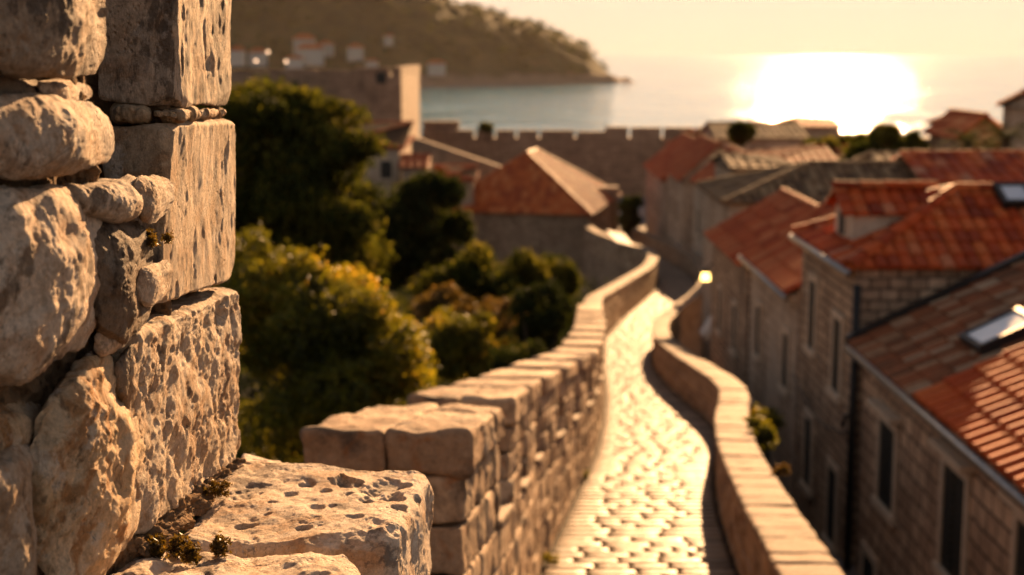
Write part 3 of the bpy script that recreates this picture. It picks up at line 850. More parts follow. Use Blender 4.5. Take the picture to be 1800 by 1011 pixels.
corner_stone(np.array([down(bl_, .24), down(br_, .26), down(tr_, .28), down(tl_, .26), bl_, br_, tr_, tl_]), M['ledge'], .0065, 10, 41, 190, .03, 'ledge_stone', pits, .8, (1, .8, 1))
corner_stone(np.array([down(P(425,806,3.85), .2), down(P(500,812,3.72), .2), down(P(500,806,3.95), .2), down(P(425,800,3.95), .2), P(425,806,3.72), P(498,812,3.72), P(498,806,3.98), P(425,801,3.98)]), M['ledge'], .006, 15, 44, 50, .02, 'ledge_stone', None, .9)
a_, b_, c_, d2 = P(120, 1010, 2.72), P(648, 1012, 2.70), P(612, 968, 2.90), P(240, 975, 2.90)
a_ = P(100, 1060, 2.45); b_ = P(660, 1075, 2.45)
corner_stone(np.array([down(a_, .25), down(b_, .25), down(c_, .25), down(d2, .25), a_, b_, c_, d2]), M['ledge'], .009, 12, 47, 120, .03, 'ledge_stone', None, .95, (1, .8, 1))
# blocks under the ledge, on the walkway side
q0 = P(700, 1075, 3.05); 
for k, (xa, ya, yb) in enumerate([(.0, 2.5, 3.0), (.0, 3.02, 3.66)]):
    x1 = -.215; z1 = zc - .285
    corner_stone(np.array([(x1-.5, ya, z1-.3), (x1, ya, z1-.3), (x1+.01, yb, z1-.3), (x1-.5, yb, z1-.3), (x1-.5, ya, z1), (x1, ya, z1), (x1+.01, yb, z1), (x1-.5, yb, z1)]), M['quoin_rough'], .007, 15, 51+k, 50, .015, 'ledge_stone', None, .4)
V, F, nn = hexstone(np.array([(-2.4,1.6,-6),(-.26,1.6,-6),(-.26,3.9,-6),(-2.4,3.9,-6),(-2.4,1.6,-1.22),(-.30,1.6,-1.22),(-.30,3.64,-1.22),(-2.4,3.7,-1.22)]), 40, .02, .02)
mesh_np('core', V, F, M['mortar'], tw, np.full(len(V), .5), True)
adopt(tw)
# moss in the joint
def moss(px, py, D, r, n, seed, label):
    c = P(px, py, D)
    root = empty('moss_tuft', c, label, 'moss')
    g = np.random.default_rng(seed); cc = c + g.normal(size=(7, 3)) * (r*.7, r*.5, r*.18)
    V, F, T = leaves(cc, np.full((7, 3), r*.42), n, r*.12, seed=seed, shell=.1)
    mesh_np('foliage', V, F, M['leaf_rust'], root, T, False); adopt(root)
moss(285, 958, 2.86, .05, 2600, 3, 'ochre moss tuft in the joint at the foot of the big block')
moss(258, 420, 2.90, .03, 1500, 4, 'small rusty moss clinging to the joint between upper blocks')
moss(375, 862, 3.3, .03, 900, 6, 'thin brown moss strip between the block foot and the pitted ledge')

# =================================================================== HOUSES
def roof_slope(acc, A, U, W, L, SL, a=0., b=0., tw_=.22, th_=.36, lift=.03, cutfar=None):
    """barrel tiles on a slope: A eave start, U along the eave, W up the slope (unit)"""
    A = np.array(A, float); U = np.array(U, float); W = np.array(W, float); Nn = np.cross(U, W); 
    if Nn[2] < 0: Nn = -Nn
    fu = np.array([0, .14, .5, .86, 1.]); fh = np.array([0, .75, 1., .75, 0]) * tw_ * .30
    nc = int(L / tw_); tw2 = L / nc
    for i in range(nc):
        uc = (i + .5) * tw2; vm = SL
        if a > 0: vm = min(vm, uc * SL / a)
        if b > 0: vm = min(vm, (L - uc) * SL / b)
        nr_ = int(math.ceil(vm / th_))
        for j in range(nr_):
            v0 = j * th_; v1 = min(vm, (j+1) * th_ + .03); 
            if v1 - v0 < .05: continue
            ju = rng.normal() * .006
            V = [A + U*(i*tw2 + ju + f*tw2) + W*(v0 - .01) + Nn*(h + lift) for f, h in zip(fu, fh)] + \
                [A + U*(i*tw2 + ju + f*tw2) + W*v1 + Nn*h for f, h in zip(fu, fh)] + \
                [A + U*(i*tw2 + ju + f*tw2) + W*(v0 - .01) + Nn*(h*.4 - .01) for f, h in zip(fu, fh)]
            F = [(k, k+1, k+6, k+5) for k in range(4)] + [(k+1, k, k+10, k+11) for k in range(4)]
            acc.addq(np.array(V), np.array(F), rng.random())
def ridge_caps(acc, p, q, r=.13, seg=.42):
    p = np.array(p, float); q = np.array(q, float); L = np.linalg.norm(q-p); n = max(1, int(L/seg)); d = (q-p)/n
    u = np.cross(d/np.linalg.norm(d), (0, 0, 1)); u /= np.linalg.norm(u); up = np.cross(u, d/np.linalg.norm(d))
    for i in range(n):
        V = []
        for (e, rr, o) in ((0, r*1.1, .0), (1.05, r*.92, 0)):
            for k in range(7):
                an = math.pi * k / 6; V.append(p + d*(i+e) + u*math.cos(an)*rr + up*(math.sin(an)*rr*.9 + .02))
        F = np.array([(k, k+1, k+8, k+7) for k in range(6)])
        acc.addq(np.array(V), F, rng.random())

def window_parts(root, face, u, zc_, w_, h_, pos, cap=True, shut=True):
    """face: 'x-' (looks to -x) or 'y-' (looks to the viewer) or 'x+'; pos = wall plane coordinate"""
    def bx(acc, u0, u1, z0, z1, d0, d1):
        if face == 'y-': acc.box((u0, pos - d1, z0), (u1, pos - d0, z1))
        elif face == 'x-': acc.box((pos - d1, u0, z0), (pos - d0, u1, z1))
        else: acc.box((pos + d0, u0, z0), (pos + d1, u1, z1))
    a = Acc(); t = .13
    bx(a, u-w_/2-t, u-w_/2, zc_-h_/2, zc_+h_/2, -.05, .05); bx(a, u+w_/2, u+w_/2+t, zc_-h_/2, zc_+h_/2, -.05, .05)
    bx(a, u-w_/2-t, u+w_/2+t, zc_+h_/2, zc_+h_/2+t, -.05, .052); bx(a, u-w_/2-t-.04, u+w_/2+t+.04, zc_-h_/2-t, zc_-h_/2, -.05, .1)
    if cap: bx(a, u-w_/2-t-.12, u+w_/2+t+.12, zc_+h_/2+t+.06, zc_+h_/2+t+.15, -.05, .2)
    win = a.build('window', M['frame'], root)
    p = Acc()
    if shut:
        for sgn in (-1, 1):
            cu = u + sgn * w_/4
            bx(p, cu-w_/4+.01, cu+w_/4-.01, zc_-h_/2, zc_+h_/2, -.02, .022)
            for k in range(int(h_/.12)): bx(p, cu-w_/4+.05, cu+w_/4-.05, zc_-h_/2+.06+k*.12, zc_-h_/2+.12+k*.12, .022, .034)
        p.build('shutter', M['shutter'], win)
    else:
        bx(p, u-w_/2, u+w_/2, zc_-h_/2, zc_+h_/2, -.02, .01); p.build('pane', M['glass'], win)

def house(name, label, x0, x1, y0, y1, zg, ze, rise, ridge='x', hips=(0, 0), wall='facade_tan', roof='tile_red', wins=(), chim=(), gutter=False, tw_=.24, th_=.4, ov=.25, group=None, cat='house', rot=None):
    root = empty(name, ((x0+x1)/2, (y0+y1)/2, zg), label, cat, group)
    a = Acc(); 
    a.box((x0, y0, zg), (x1, y1, ze))
    xm, ym = (x0+x1)/2, (y0+y1)/2
    if ridge == 'x':   # ridge parallel to x
        if not hips[0]: a.add([(x0,y0,ze),(x0,y1,ze),(x0,ym,ze+rise-.03),(x0+.3,y0,ze),(x0+.3,y1,ze),(x0+.3,ym,ze+rise-.03)], [(0,2,1),(3,4,5),(0,3,5,2),(1,2,5,4)])
        if not hips[1]: a.add([(x1,y0,ze),(x1,y1,ze),(x1,ym,ze+rise-.03),(x1-.3,y0,ze),(x1-.3,y1,ze),(x1-.3,ym,ze+rise-.03)], [(0,1,2),(3,5,4),(0,2,5,3),(1,4,5,2)])
    elif ridge == 'y':
        if not hips[0]: a.add([(x0,y0,ze),(x1,y0,ze),(xm,y0,ze+rise-.03),(x0,y0+.3,ze),(x1,y0+.3,ze),(xm,y0+.3,ze+rise-.03)], [(0,1,2),(3,5,4),(0,2,5,3),(1,4,5,2)])
        if not hips[1]: a.add([(x0,y1,ze),(x1,y1,ze),(xm,y1,ze+rise-.03),(x0,y1-.3,ze),(x1,y1-.3,ze),(xm,y1-.3,ze+rise-.03)], [(0,2,1),(3,4,5),(0,3,5,2),(1,2,5,4)])
    elif ridge == 'shed+x':
        a.add([(x0+.1,y0,ze),(x1,y0,ze),(x1,y0,ze+rise),(x0+.1,y1,ze),(x1,y1,ze),(x1,y1,ze+rise)], [(0,1,2),(3,5,4),(1,4,5,2),(0,2,5,3),(0,3,4,1)])
    w_ = a.build('wall', M[wall], root, False, True)
    r_ = Acc(); c_ = Acc()
    zo = ze + .06
    if ridge in 'xy':
        hl = (y1 - y0)/2 if ridge == 'x' else (x1 - x0)/2
        ang = math.atan2(rise, hl); SL = math.hypot(rise, hl) * (1 + ov/hl); zo = ze + .06 - ov * math.tan(ang); ho = hl + ov
        ca, sa = math.cos(ang), math.sin(ang)
        if ridge == 'x':
            e0 = x0 - ov; e1 = x1 + ov; L = e1 - e0
            h0 = ho if hips[0] else 0; h1 = ho if hips[1] else 0
            roof_slope(r_, (e0, y0-ov, zo), (1,0,0), (0,ca,sa), L, SL, h0, h1, tw_, th_)
            roof_slope(r_, (e0, y1+ov, zo), (1,0,0), (0,-ca,sa), L, SL, h0, h1, tw_*1.6, th_*1.6)
            if hips[0]: roof_slope(r_, (e0, y0-ov, zo), (0,1,0), (ca,0,sa), 2*ho, SL, ho, ho, tw_, th_)
            if hips[1]: roof_slope(r_, (e1, y0-ov, zo), (0,1,0), (-ca,0,sa), 2*ho, SL, ho, ho, tw_, th_)
            zr = zo + SL*sa + .03
            ridge_caps(c_, (e0+h0, ym, zr), (e1-h1, ym, zr))
            for (f, ex, sx) in ((hips[0], e0, 1), (hips[1], e1, -1)):
                if f:
                    for yy, sy in ((y0-ov, 1), (y1+ov, -1)): ridge_caps(c_, (ex, yy, zo+.03), (ex+sx*ho, ym, zr))
        else:
            e0 = y0 - ov; e1 = y1 + ov; L = e1 - e0
            h0 = ho if hips[0] else 0; h1 = ho if hips[1] else 0
            roof_slope(r_, (x0-ov, e0, zo), (0,1,0), (ca,0,sa), L, SL, h0, h1, tw_, th_)
            roof_slope(r_, (x1+ov, e0, zo), (0,1,0), (-ca,0,sa), L, SL, h0, h1, tw_, th_)
            if hips[0]: roof_slope(r_, (x0-ov, e0, zo), (1,0,0), (0,ca,sa), 2*ho, SL, ho, ho, tw_, th_)
            if hips[1]: roof_slope(r_, (x0-ov, e1, zo), (1,0,0), (0,-ca,sa), 2*ho, SL, ho, ho, tw_, th_)
            zr = zo + SL*sa + .03
            ridge_caps(c_, (xm, e0+h0, zr), (xm, e1-h1, zr))
            for (f, ey, sy) in ((hips[0], e0, 1), (hips[1], e1, -1)):
                if f:
                    for xx in (x0-ov, x1+ov): ridge_caps(c_, (xx, ey, zo+.03), (xm, ey+sy*ho, zr))
    else:
        hl = x1 - x0; ang = math.atan2(rise, hl); SL = math.hypot(hl+ov, rise*(hl+ov)/hl); zo = ze + .06 - ov*math.tan(ang)
        roof_slope(r_, (x0-ov, y0-.05, zo), (0,1,0), (math.cos(ang),0,math.sin(ang)), y1-y0+.1, SL, 0, 0, tw_, th_)
        ridge_caps(c_, (x1, y0, ze+rise+.06), (x1, y1, ze+rise+.06))
    if gutter:
        g_a = Acc(); gx_ = x0 - ov - .02
        g_a.tube([(gx_, y0-.05, zo-.06), (gx_, (y0+y1)/2, zo-.05), (gx_, y1+.05, zo-.06)], .075, 8)
        g_a.build('gutter', M['metal'], root, True)
        cn = Acc(); cn.box((x0-.16, y0+.01, ze-.28), (x0-.003, y1-.01, ze-.1)); cn.build('cornice', M['frame'], root)
    # deck under the tiles
    rf = r_.build('roof', M[roof], root, False)
    dk = Acc()
    if ridge == 'x':
        h0 = ho if hips[0] else 0; h1 = ho if hips[1] else 0
        dk.add([(e0,y0-ov,zo-.01),(e1,y0-ov,zo-.01),(e1-h1,ym,zr-.05),(e0+h0,ym,zr-.05),(e0,y1+ov,zo-.01),(e1,y1+ov,zo-.01)], [(0,1,2,3),(5,4,3,2)] + ([(4,0,3)] if hips[0] else []) + ([(1,5,2)] if hips[1] else []) + [(0,4,5,1)])
    elif ridge == 'y':
        h0 = ho if hips[0] else 0; h1 = ho if hips[1] else 0
        dk.add([(x0-ov,e0,zo-.01),(x1+ov,e0,zo-.01),(x1+ov,e1,zo-.01),(x0-ov,e1,zo-.01),(xm,e0+h0,zr-.05),(xm,e1-h1,zr-.05)], [(0,4,5,3),(1,2,5,4),(0,3,2,1)] + ([(0,1,4)] if hips[0] else []) + ([(2,3,5)] if hips[1] else []))
    if dk.V: dk.build('roof_deck', M['tile_brown'], rf)
    cr = c_.build('ridge_tiles', M[roof], rf, True)
    for (face, u, zc_, ww, hh_) in wins:
        pos = {'y-': y0, 'x-': x0, 'x+': x1}[face]
        window_parts(root, face, u, zc_, ww, hh_, pos, cap=ww > .8 and y0 < 35, shut=True)
    for (cx_, cy_, cz_, cw_, ch_) in chim:
        c = Acc(); c.box((cx_-cw_/2, cy_-cw_/2, cz_-.8), (cx_+cw_/2, cy_+cw_/2, cz_+ch_)); c.box((cx_-cw_/2-.07, cy_-cw_/2-.07, cz_+ch_), (cx_+cw_/2+.07, cy_+cw_/2+.07, cz_+ch_+.1))
        c.build('chimney', M['plaster'], rf, False, True)
    if rot:   # turned about the vertical through (rot[1], rot[2])
        adopt(root); an_, cx_, cy_ = rot; dx_, dy_ = root.location.x - cx_, root.location.y - cy_
        root.location.x = cx_ + dx_*math.cos(an_) - dy_*math.sin(an_); root.location.y = cy_ + dx_*math.sin(an_) + dy_*math.cos(an_); root.rotation_euler.z = an_
    return root, rf, zo

def skylight(rf, c, U, W, lw, lh):
    U = np.array(U, float); W = np.array(W, float); n_ = np.cross(U, W); n_ = n_ if n_[2] > 0 else -n_
    c = np.array(c, float); f = Acc(); g = Acc()
    def slab(acc, u0, u1, w0, w1, z0, z1):
        acc.hexa([c+U*u0+W*w0+n_*z0, c+U*u1+W*w0+n_*z0, c+U*u1+W*w1+n_*z0, c+U*u0+W*w1+n_*z0, c+U*u0+W*w0+n_*z1, c+U*u1+W*w0+n_*z1, c+U*u1+W*w1+n_*z1, c+U*u0+W*w1+n_*z1])
    t = .09
    slab(f, -lw/2, lw/2, -lh/2, -lh/2+t, -.1, .16); slab(f, -lw/2, lw/2, lh/2-t, lh/2, -.1, .16)
    slab(f, -lw/2, -lw/2+t, -lh/2+t, lh/2-t, -.1, .158); slab(f, lw/2-t, lw/2, -lh/2+t, lh/2-t, -.1, .158)
    fo = f.build('skylight', M['iron'], rf)
    slab(g, -lw/2+t, lw/2-t, -lh/2+t, lh/2-t, -.1, .13); g.build('pane', M['skyglass'], fo)

# --- H1: nearest house on the right
X1 = 6.06; ze1 = -4.88
r1, rf1, zo1 = house('stone_house', 'nearest stone house at lower right with skylight in its tiled roof and dark shuttered windows', X1, 13.5, 13.0, 25.0, -9.6, ze1, 7.44*math.tan(R(25.8)), 'shed+x', wall='facade_pink', roof='tile_old', gutter=True, tw_=.21, th_=.38,
  wins=[('x-', 23.1, -6.55, .95, 1.35), ('x-', 19.5, -6.35, 1.0, 1.5), ('x-', 16.5, -6.2, 1.0, 1.5), ('x-', 24.0, -8.9, .8, 1.0), ('x-', 20.9, -8.9, .8, 1.0)])
ang = R(25.8); ca, sa = math.cos(ang), math.sin(ang)
nt_ = Acc()
roof_slope(nt_, (X1-.27, 13.0, zo1+.07), (0,1,0), (ca,0,sa), 7.7, 8.8, 0, 0, .30, .46, .045)
nt_.build('new_roof_tiles', M['tile_new'], r1)
q = P(1765, 590, 19.3); 
xx = (P(1765, 590, 1)[0] / P(1765, 590, 1)[2]);
def on_roof(px, py):
    d = P(px, py, 1.0); # z = ze1+.06+(x-X1)*tan
    t_ = (ze1 + .1 - X1*math.tan(ang)) / (d[2] - d[0]*math.tan(ang)); return d * t_
cs = on_roof(1762, 592)
skylight(rf1, cs + np.array([0, 0, .02]), (0, 1, 0), (ca, 0, sa), 1.0, 1.0)
ac = Acc(); ac.tube([(X1-.14, 25.06, -3.9), (X1-.14, 25.06, -9.4)], .07, 10); 
ac.tube([(X1-.14, 25.06, -6.2), (X1-.26, 25.06, -6.2), (X1-.3, 25.06, -6.4)], .04)
ac.build('drainpipe', M['iron'], r1, True)
vg = Acc(); z_a = ze1 - .05
vg.hexa([(X1-.3, 24.96, z_a-.05), (13.5, 24.96, z_a-.05+7.8*math.tan(ang)), (13.5, 25.18, z_a-.05+7.8*math.tan(ang)), (X1-.3, 25.18, z_a-.05), (X1-.3, 24.96, z_a+.13), (13.5, 24.96, z_a+.13+7.8*math.tan(ang)), (13.5, 25.18, z_a+.13+7.8*math.tan(ang)), (X1-.3, 25.18, z_a+.13)])
vg.build('verge', M['iron'], r1)
adopt(r1)
# --- H2: house with the dormer
ze2 = -3.66
r2, rf2, zo2 = house('dormer_house', 'stone house with bright red barrel tiles and a small dormer facing the street', 5.98, 14.5, 25.45, 30.2, -9.8, ze2, 1.05, 'x', (1, 0), 'facade_tan', 'tile_red', gutter=False, tw_=.23, th_=.42, ov=.16,
  wins=[('x-', 28.9, -5.1, .62, 1.35), ('x-', 26.6, -5.45, .65, 1.35), ('x-', 28.9, -7.9, .62, 1.4), ('x-', 26.6, -8.3, .7, 1.4)])
g_a = Acc(); g_a.tube([(5.78, 25.2, zo2-.05), (5.78, 30.4, zo2-.05)], .07, 8); g_a.build('gutter', M['metal'], r2, True)
# dormer: small gable with a window looking down the street side
dx0 = 6.28; dy0, dy1 = 27.1, 28.6; dym = (dy0+dy1)/2
d = Acc(); d.box((dx0, dy0, ze2+.0), (7.4, dy1, ze2+.78))
d.add([(dx0,dy0,ze2+.78),(dx0,dy1,ze2+.78),(dx0,dym,ze2+1.1),(7.4,dy0,ze2+.78),(7.4,dy1,ze2+.78),(7.4,dym,ze2+1.1)], [(0,2,1),(3,4,5),(0,3,5,2),(1,2,5,4)])
dorm = d.build('dormer', M['plaster'], r2, False, True)
d = Acc(); an = math.atan2(.34, .75)
for sy, yy in ((1, dy0-.12), (-1, dy1+.12)):
    roof_slope(d, (dx0-.22, yy, ze2+.74), (1,0,0), (0, sy*math.cos(an), math.sin(an)), 1.75, 1.05, 0, 0, .23, .4)
ridge_caps(d, (dx0-.22, dym, ze2+1.19), (8.0, dym, ze2+1.19), .12)
d.build('dormer_roof', M['tile_red'], dorm)
d = Acc(); d.box((dx0-.03, dym-.36, ze2+.2), (dx0-.001, dym+.36, ze2+.8)); fr_ = d.build('dormer_window', M['frame'], dorm)
d = Acc(); d.box((dx0-.05, dym-.2, ze2+.3), (dx0-.031, dym+.2, ze2+.72)); d.build('pane', M['shutter'], fr_)
sl2 = math.atan2(1.05, 2.375)
def on_slope(px, py, y_e, z_e, an_):
    d_ = P(px, py, 1.0); t_ = (z_e - y_e*math.tan(an_)) / (d_[2] - d_[1]*math.tan(an_)); return d_ * t_
skylight(rf2, on_slope(1782, 350, 25.45, ze2+.12, sl2), (1, 0, 0), (0, math.cos(sl2), math.sin(sl2)), .62, .75)
adopt(r2)
# --- the row further along the street
rows = [
 # name,label,x0,x1,y0,y1,zg,ze,rise,ridge,hips,wall,roof,wins
 ('row_house', 'narrow stone house with plain orange lean-to roof just beyond the dormer house', 5.98, 7.9, 30.5, 36.6, -11.2, -4.86, 1.2, 'shed+x', (0,0), 'facade_pale', 'tile_far', [('x-', 35.2, -6.6, .6, 1.2), ('x-', 31.6, -6.6, .6, 1.2), ('x-', 33.4, -9.4, .8, 1.8), ('x-', 35.6, -9.4, .7, 1.6)], True),
 ('row_house', 'thin house with a red lean-to roof, second beyond the dormer house', 5.95, 8.0, 36.9, 43.5, -12.2, -5.2, 1.15, 'shed+x', (0,0), 'facade_tan', 'tile_far', [('x-', 38.8, -7.2, .6, 1.2), ('x-', 41.6, -7.2, .6, 1.2), ('x-', 40.2, -10.2, .8, 1.8)], False),
 ('row_house', 'wide house with a faded brown tiled roof in the middle of the street row', 6.75, 14.5, 45.6, 51.6, -12.6, -4.55, .9, 'x', (1,0), 'facade_pale', 'tile_brown', [('x-', 47.5, -6.6, .8, 1.3), ('y-', 9.4, -6.0, .7, 1.0)], False),
 ('row_house', 'pale house with orange gable roof behind the brown roofed house', 10.6, 14.8, 77.6, 86.0, -14.4, -7.1, 1.7, 'y', (0,0), 'facade_pale', 'tile_far', [('x-', 80, -9.4, .9, 1.4), ('x-', 83.6, -9.4, .9, 1.4), ('x-', 81.8, -12.3, .9, 1.4)], False),
 ('row_house', 'pale gabled house with glowing ridge in the far part of the street row', 10.3, 14.6, 89.2, 98.0, -14.4, -7.4, 2.0, 'y', (0,0), 'facade_pale', 'tile_far', [('x-', 91.5, -9.6, .9, 1.4), ('x-', 95, -9.6, .9, 1.4), ('x-', 91.5, -12.4, .9, 1.4), ('x-', 95, -12.4, .9, 1.4)], False),
 ('row_house', 'last house of the street row with orange roof below the far wall', 10.2, 15.6, 98.8, 112.0, -14.4, -8.2, 2.2, 'y', (1,0), 'facade_pale', 'tile_far', [('x-', 101.5, -10.4, .9, 1.5), ('x-', 105, -10.4, .9, 1.5), ('x-', 108.5, -10.4, .9, 1.5)], False),
]
for (nm, lb, x0, x1, y0, y1, zg, ze, ri, rd, hp, wl, rfm, wn, gt) in rows:
    r_, f_, _ = house(nm, lb, x0, x1, y0, y1, zg, ze, ri, rd, hp, wl, rfm, wn, gutter=gt, tw_=.3, th_=.5, group='stone houses in a row along the street')
    adopt(r_)
# far roofs by picture position (px at left eave, right eave, eave y, ridge y, distance)
def far_house(label, xa, xb, ye, yr, D, depth, ridge='x', hips=(1,1), wall='facade_pale', roof='tile_far', wins=0, zg=-14.5, name='town_house', chim=0):
    a = P(xa, ye, D); b = P(xb, ye, D)
    z2 = P(xa, yr, D + (depth/2 if ridge == 'x' else 0))[2]
    ze = a[2]; ri = max(.4, z2 - ze)
    wn = []
    for k in range(wins): wn.append(('y-', a[0] + (b[0]-a[0]) * (k+.5)/wins, ze - 1.4, .8, 1.2))
    ch = []
    for k in range(chim): ch.append((a[0] + (b[0]-a[0])*(.3+.4*k), D+depth*.4, ze+ri*.7, .7, 1.0))
    r_, f_, _ = house(name, label, a[0], b[0], D, D+depth, zg, ze, ri, ridge, hips, wall, roof, wn, ch, tw_=.42, th_=.7, group='houses of the old town beyond the street row')
    adopt(r_); return r_
far_house('orange hipped roof house in front of the far battlements', 1196, 1318, 264, 232, 118, 9, 'x', (1,1), wins=2)
far_house('long dark roofed house below the battlements, left of the glare', 1262, 1418, 246, 219, 100, 9, 'x', (0,0), wins=3, roof='tile_brown')
far_house('pale house with a flat brown roof right under the glare on the sea', 1414, 1478, 226, 212, 104, 8, 'x', (0,0), wins=1)
far_house('low tan house with shining eave below the long dark roof', 1330, 1470, 292, 262, 72, 7, 'x', (1,0), roof='tile_far', wins=0)
far_house('small rust roofed house in front of the low tan house', 1290, 1400, 300, 280, 64, 6, 'x', (0,1), roof='tile_brown', wins=0)
far_house('long wall of dark red tiles behind the ridge of the dormer house', 1632, 1960, 322, 276, 46, 5, 'x', (0,0), roof='tile_red', wins=0)
far_house('grey gabled house with tilted orange roof between the palms', 1690, 1768, 240, 206, 66, 5, 'y', (0,0), wins=2, wall='facade_tan', chim=0)
far_house('orange roofed neighbour joined to the grey gabled house', 1722, 1768, 232, 204, 70, 8, 'x', (0,0), wins=1)
far_house('tall pale house with red roof at the right edge above the palms', 1852, 1990, 196, 166, 58, 6, 'x', (0,0), wins=2, chim=0)
far_house('cream house end catching light among the trees under the glare', 1560, 1600, 300, 285, 60, 5, 'x', (0,0), wins=1, wall='facade_pale', roof='tile_brown')
far_house('brown roofed house low between the glare and the long red roof', 1480, 1562, 282, 262, 75, 7, 'x', (1,1), wins=1, roof='tile_far')
# left of the walkway
far_house('cream house with red roof beside the fort tower behind the pine', 560, 702, 262, 218, 100, 12, 'x', (1,1), wins=3, zg=-17)
far_house('small cream house with orange roof between pine and ramp wall', 706, 748, 296, 276, 98, 5, 'x', (0,0), wins=1, zg=-17)
far_house('low house with pinkish roof just left of the big hipped house', 762, 832, 318, 294, 104, 6, 'x', (1,1), wins=1, zg=-17)
# big hipped house at the end of the walkway
ah = P(758, 376, 102.); bh = P(1036, 376, 102.)
hz = ah[2]
root, rf_, _ = house('hipped_house', 'large stone house with steep orange hipped roof at the end of the walkway', ah[0], bh[0], 102., 102.+15.0, -17, hz, 3.7, 'y', (1,1), 'facade_tan', 'tile_worn', [('x+', 105, hz-1.8, .9, 1.3), ('x+', 109, hz-1.8, .9, 1.3), ('y-', ah[0]+2.4, hz-2.2, .8, 1.2)], tw_=.4, th_=.6, rot=(-.20, bh[0], 102.))

# =================================================================== FORT AND FAR WALL
fr = empty('fort_tower', (-18, 140, -14), 'square stone fort tower with one sunlit side beyond the pine', 'fort')
a = Acc(); f0 = P(705, 118, 138.); fl = P(330, 118, 138.)
zt0 = f0[2]
a.box((fl[0], 138, -24), (f0[0], 165, zt0-.9))
# battered merlons / broken parapet
x = fl[0]
g_ = np.random.default_rng(3)
while x < f0[0] - .1:
    L = min(1.6 + 2.2*g_.random(), f0[0]-x); h_ = .9 if f0[0]-x < 6 else .5 + .45*g_.random()
    a.box((x, 138.003, zt0-.9), (x+L-.003, 139.0, zt0-.9+h_)); x += L + .5 * (g_.random() < .35)
y = 139.2
while y < 164: a.box((f0[0]-.9, y, zt0-.9), (f0[0]-.003, y+2.6, zt0)); y += 3.1
a.build('tower', M['fort'], fr, False, True)
a = Acc(); h0 = P(670, 137, 138.)
a.box((h0[0]-.45, 137.9, h0[2]-.5), (h0[0]+.45, 137.99, h0[2]+.5)); a.build('gun_port', M['shutter'], fr)
a = Acc()
for px_, py_ in ((470, 150), (520, 155), (600, 190), (560, 170)):
    q = P(px_, py_, 138.); a.box((q[0]-.3, 137.92, q[2]-.6), (q[0]+.3, 137.99, q[2]+.6))
a.build('arrow_slit', M['shutter'], fr)
adopt(fr)
bw = empty('battlement_wall', (4, 150, -14), 'long crenellated city wall with narrow embrasures standing against the sea', 'city wall')
a = Acc(); D = 148.; xa = P(700, 230, D)[0]; xb = P(1300, 230, D)[0]; zt1 = P(900, 243, D)[2]; zt2 = P(900, 226, D)[2]
a.box((xa, D, -22), (xb+30, D+3.2, zt1)); a.build('curtain', M['fort'], bw, False, True)
a = Acc(); px_ = 740
gaps = [835, 870, 908, 948, 1012, 1107, 1165, 1222]
px_ = 742
for gp in gaps + [1330]:
    q0 = P(px_, 240, D)[0]; q1 = P(gp-2.8, 240, D)[0]
    zt3 = P(900, 224 if px_ > 1050 else 229, D)[2]
    if px_ < 1050 < gp:
        qm = P(1064, 240, D)[0]
        a.box((q0, D+.003, zt1), (qm, D+1.2, P(900, 231, D)[2])); a.box((qm+.003, D+.003, zt1), (q1, D+1.2, P(900, 223, D)[2]))
    else: a.box((q0, D+.003, zt1), (q1, D+1.2, zt3))
    px_ = gp + 2.8
a.box((P(742, 240, D)[0], D+1.3, zt1), (P(806, 240, D)[0], D+3.0, P(900, 214, D)[2]))
a.build('merlons', M['fort'], bw, False, True)
adopt(bw)
rw = Acc()  # ramp wall slanting down from the tower
p0 = P(712, 236, 128.); p1 = P(905, 302, 112.)
rw.hexa([(p0[0], 128, -17), (p0[0]+.0, 129.2, -17), (p1[0], 113.2, -17), (p1[0], 112, -17), tuple(p0), (p0[0], 129.2, p0[2]), (p1[0], 113.2, p1[2]), tuple(p1)])
o = rw.build('ramp_wall', M['fort'], None, False, True)
tag(o, 'plain stone wall slanting down from the fort tower behind the roofs', 'wall')
p0 = P(880, 300, 112.); o = Acc(); o.box((p0[0]-1.5, 112.5, -17), (p0[0]+9, 113.5, P(900, 330, 112.)[2])); 
tag(o.build('garden_wall', M['fort'], None, False, True), 'lower stretch of brown stone wall behind the hipped house', 'wall')

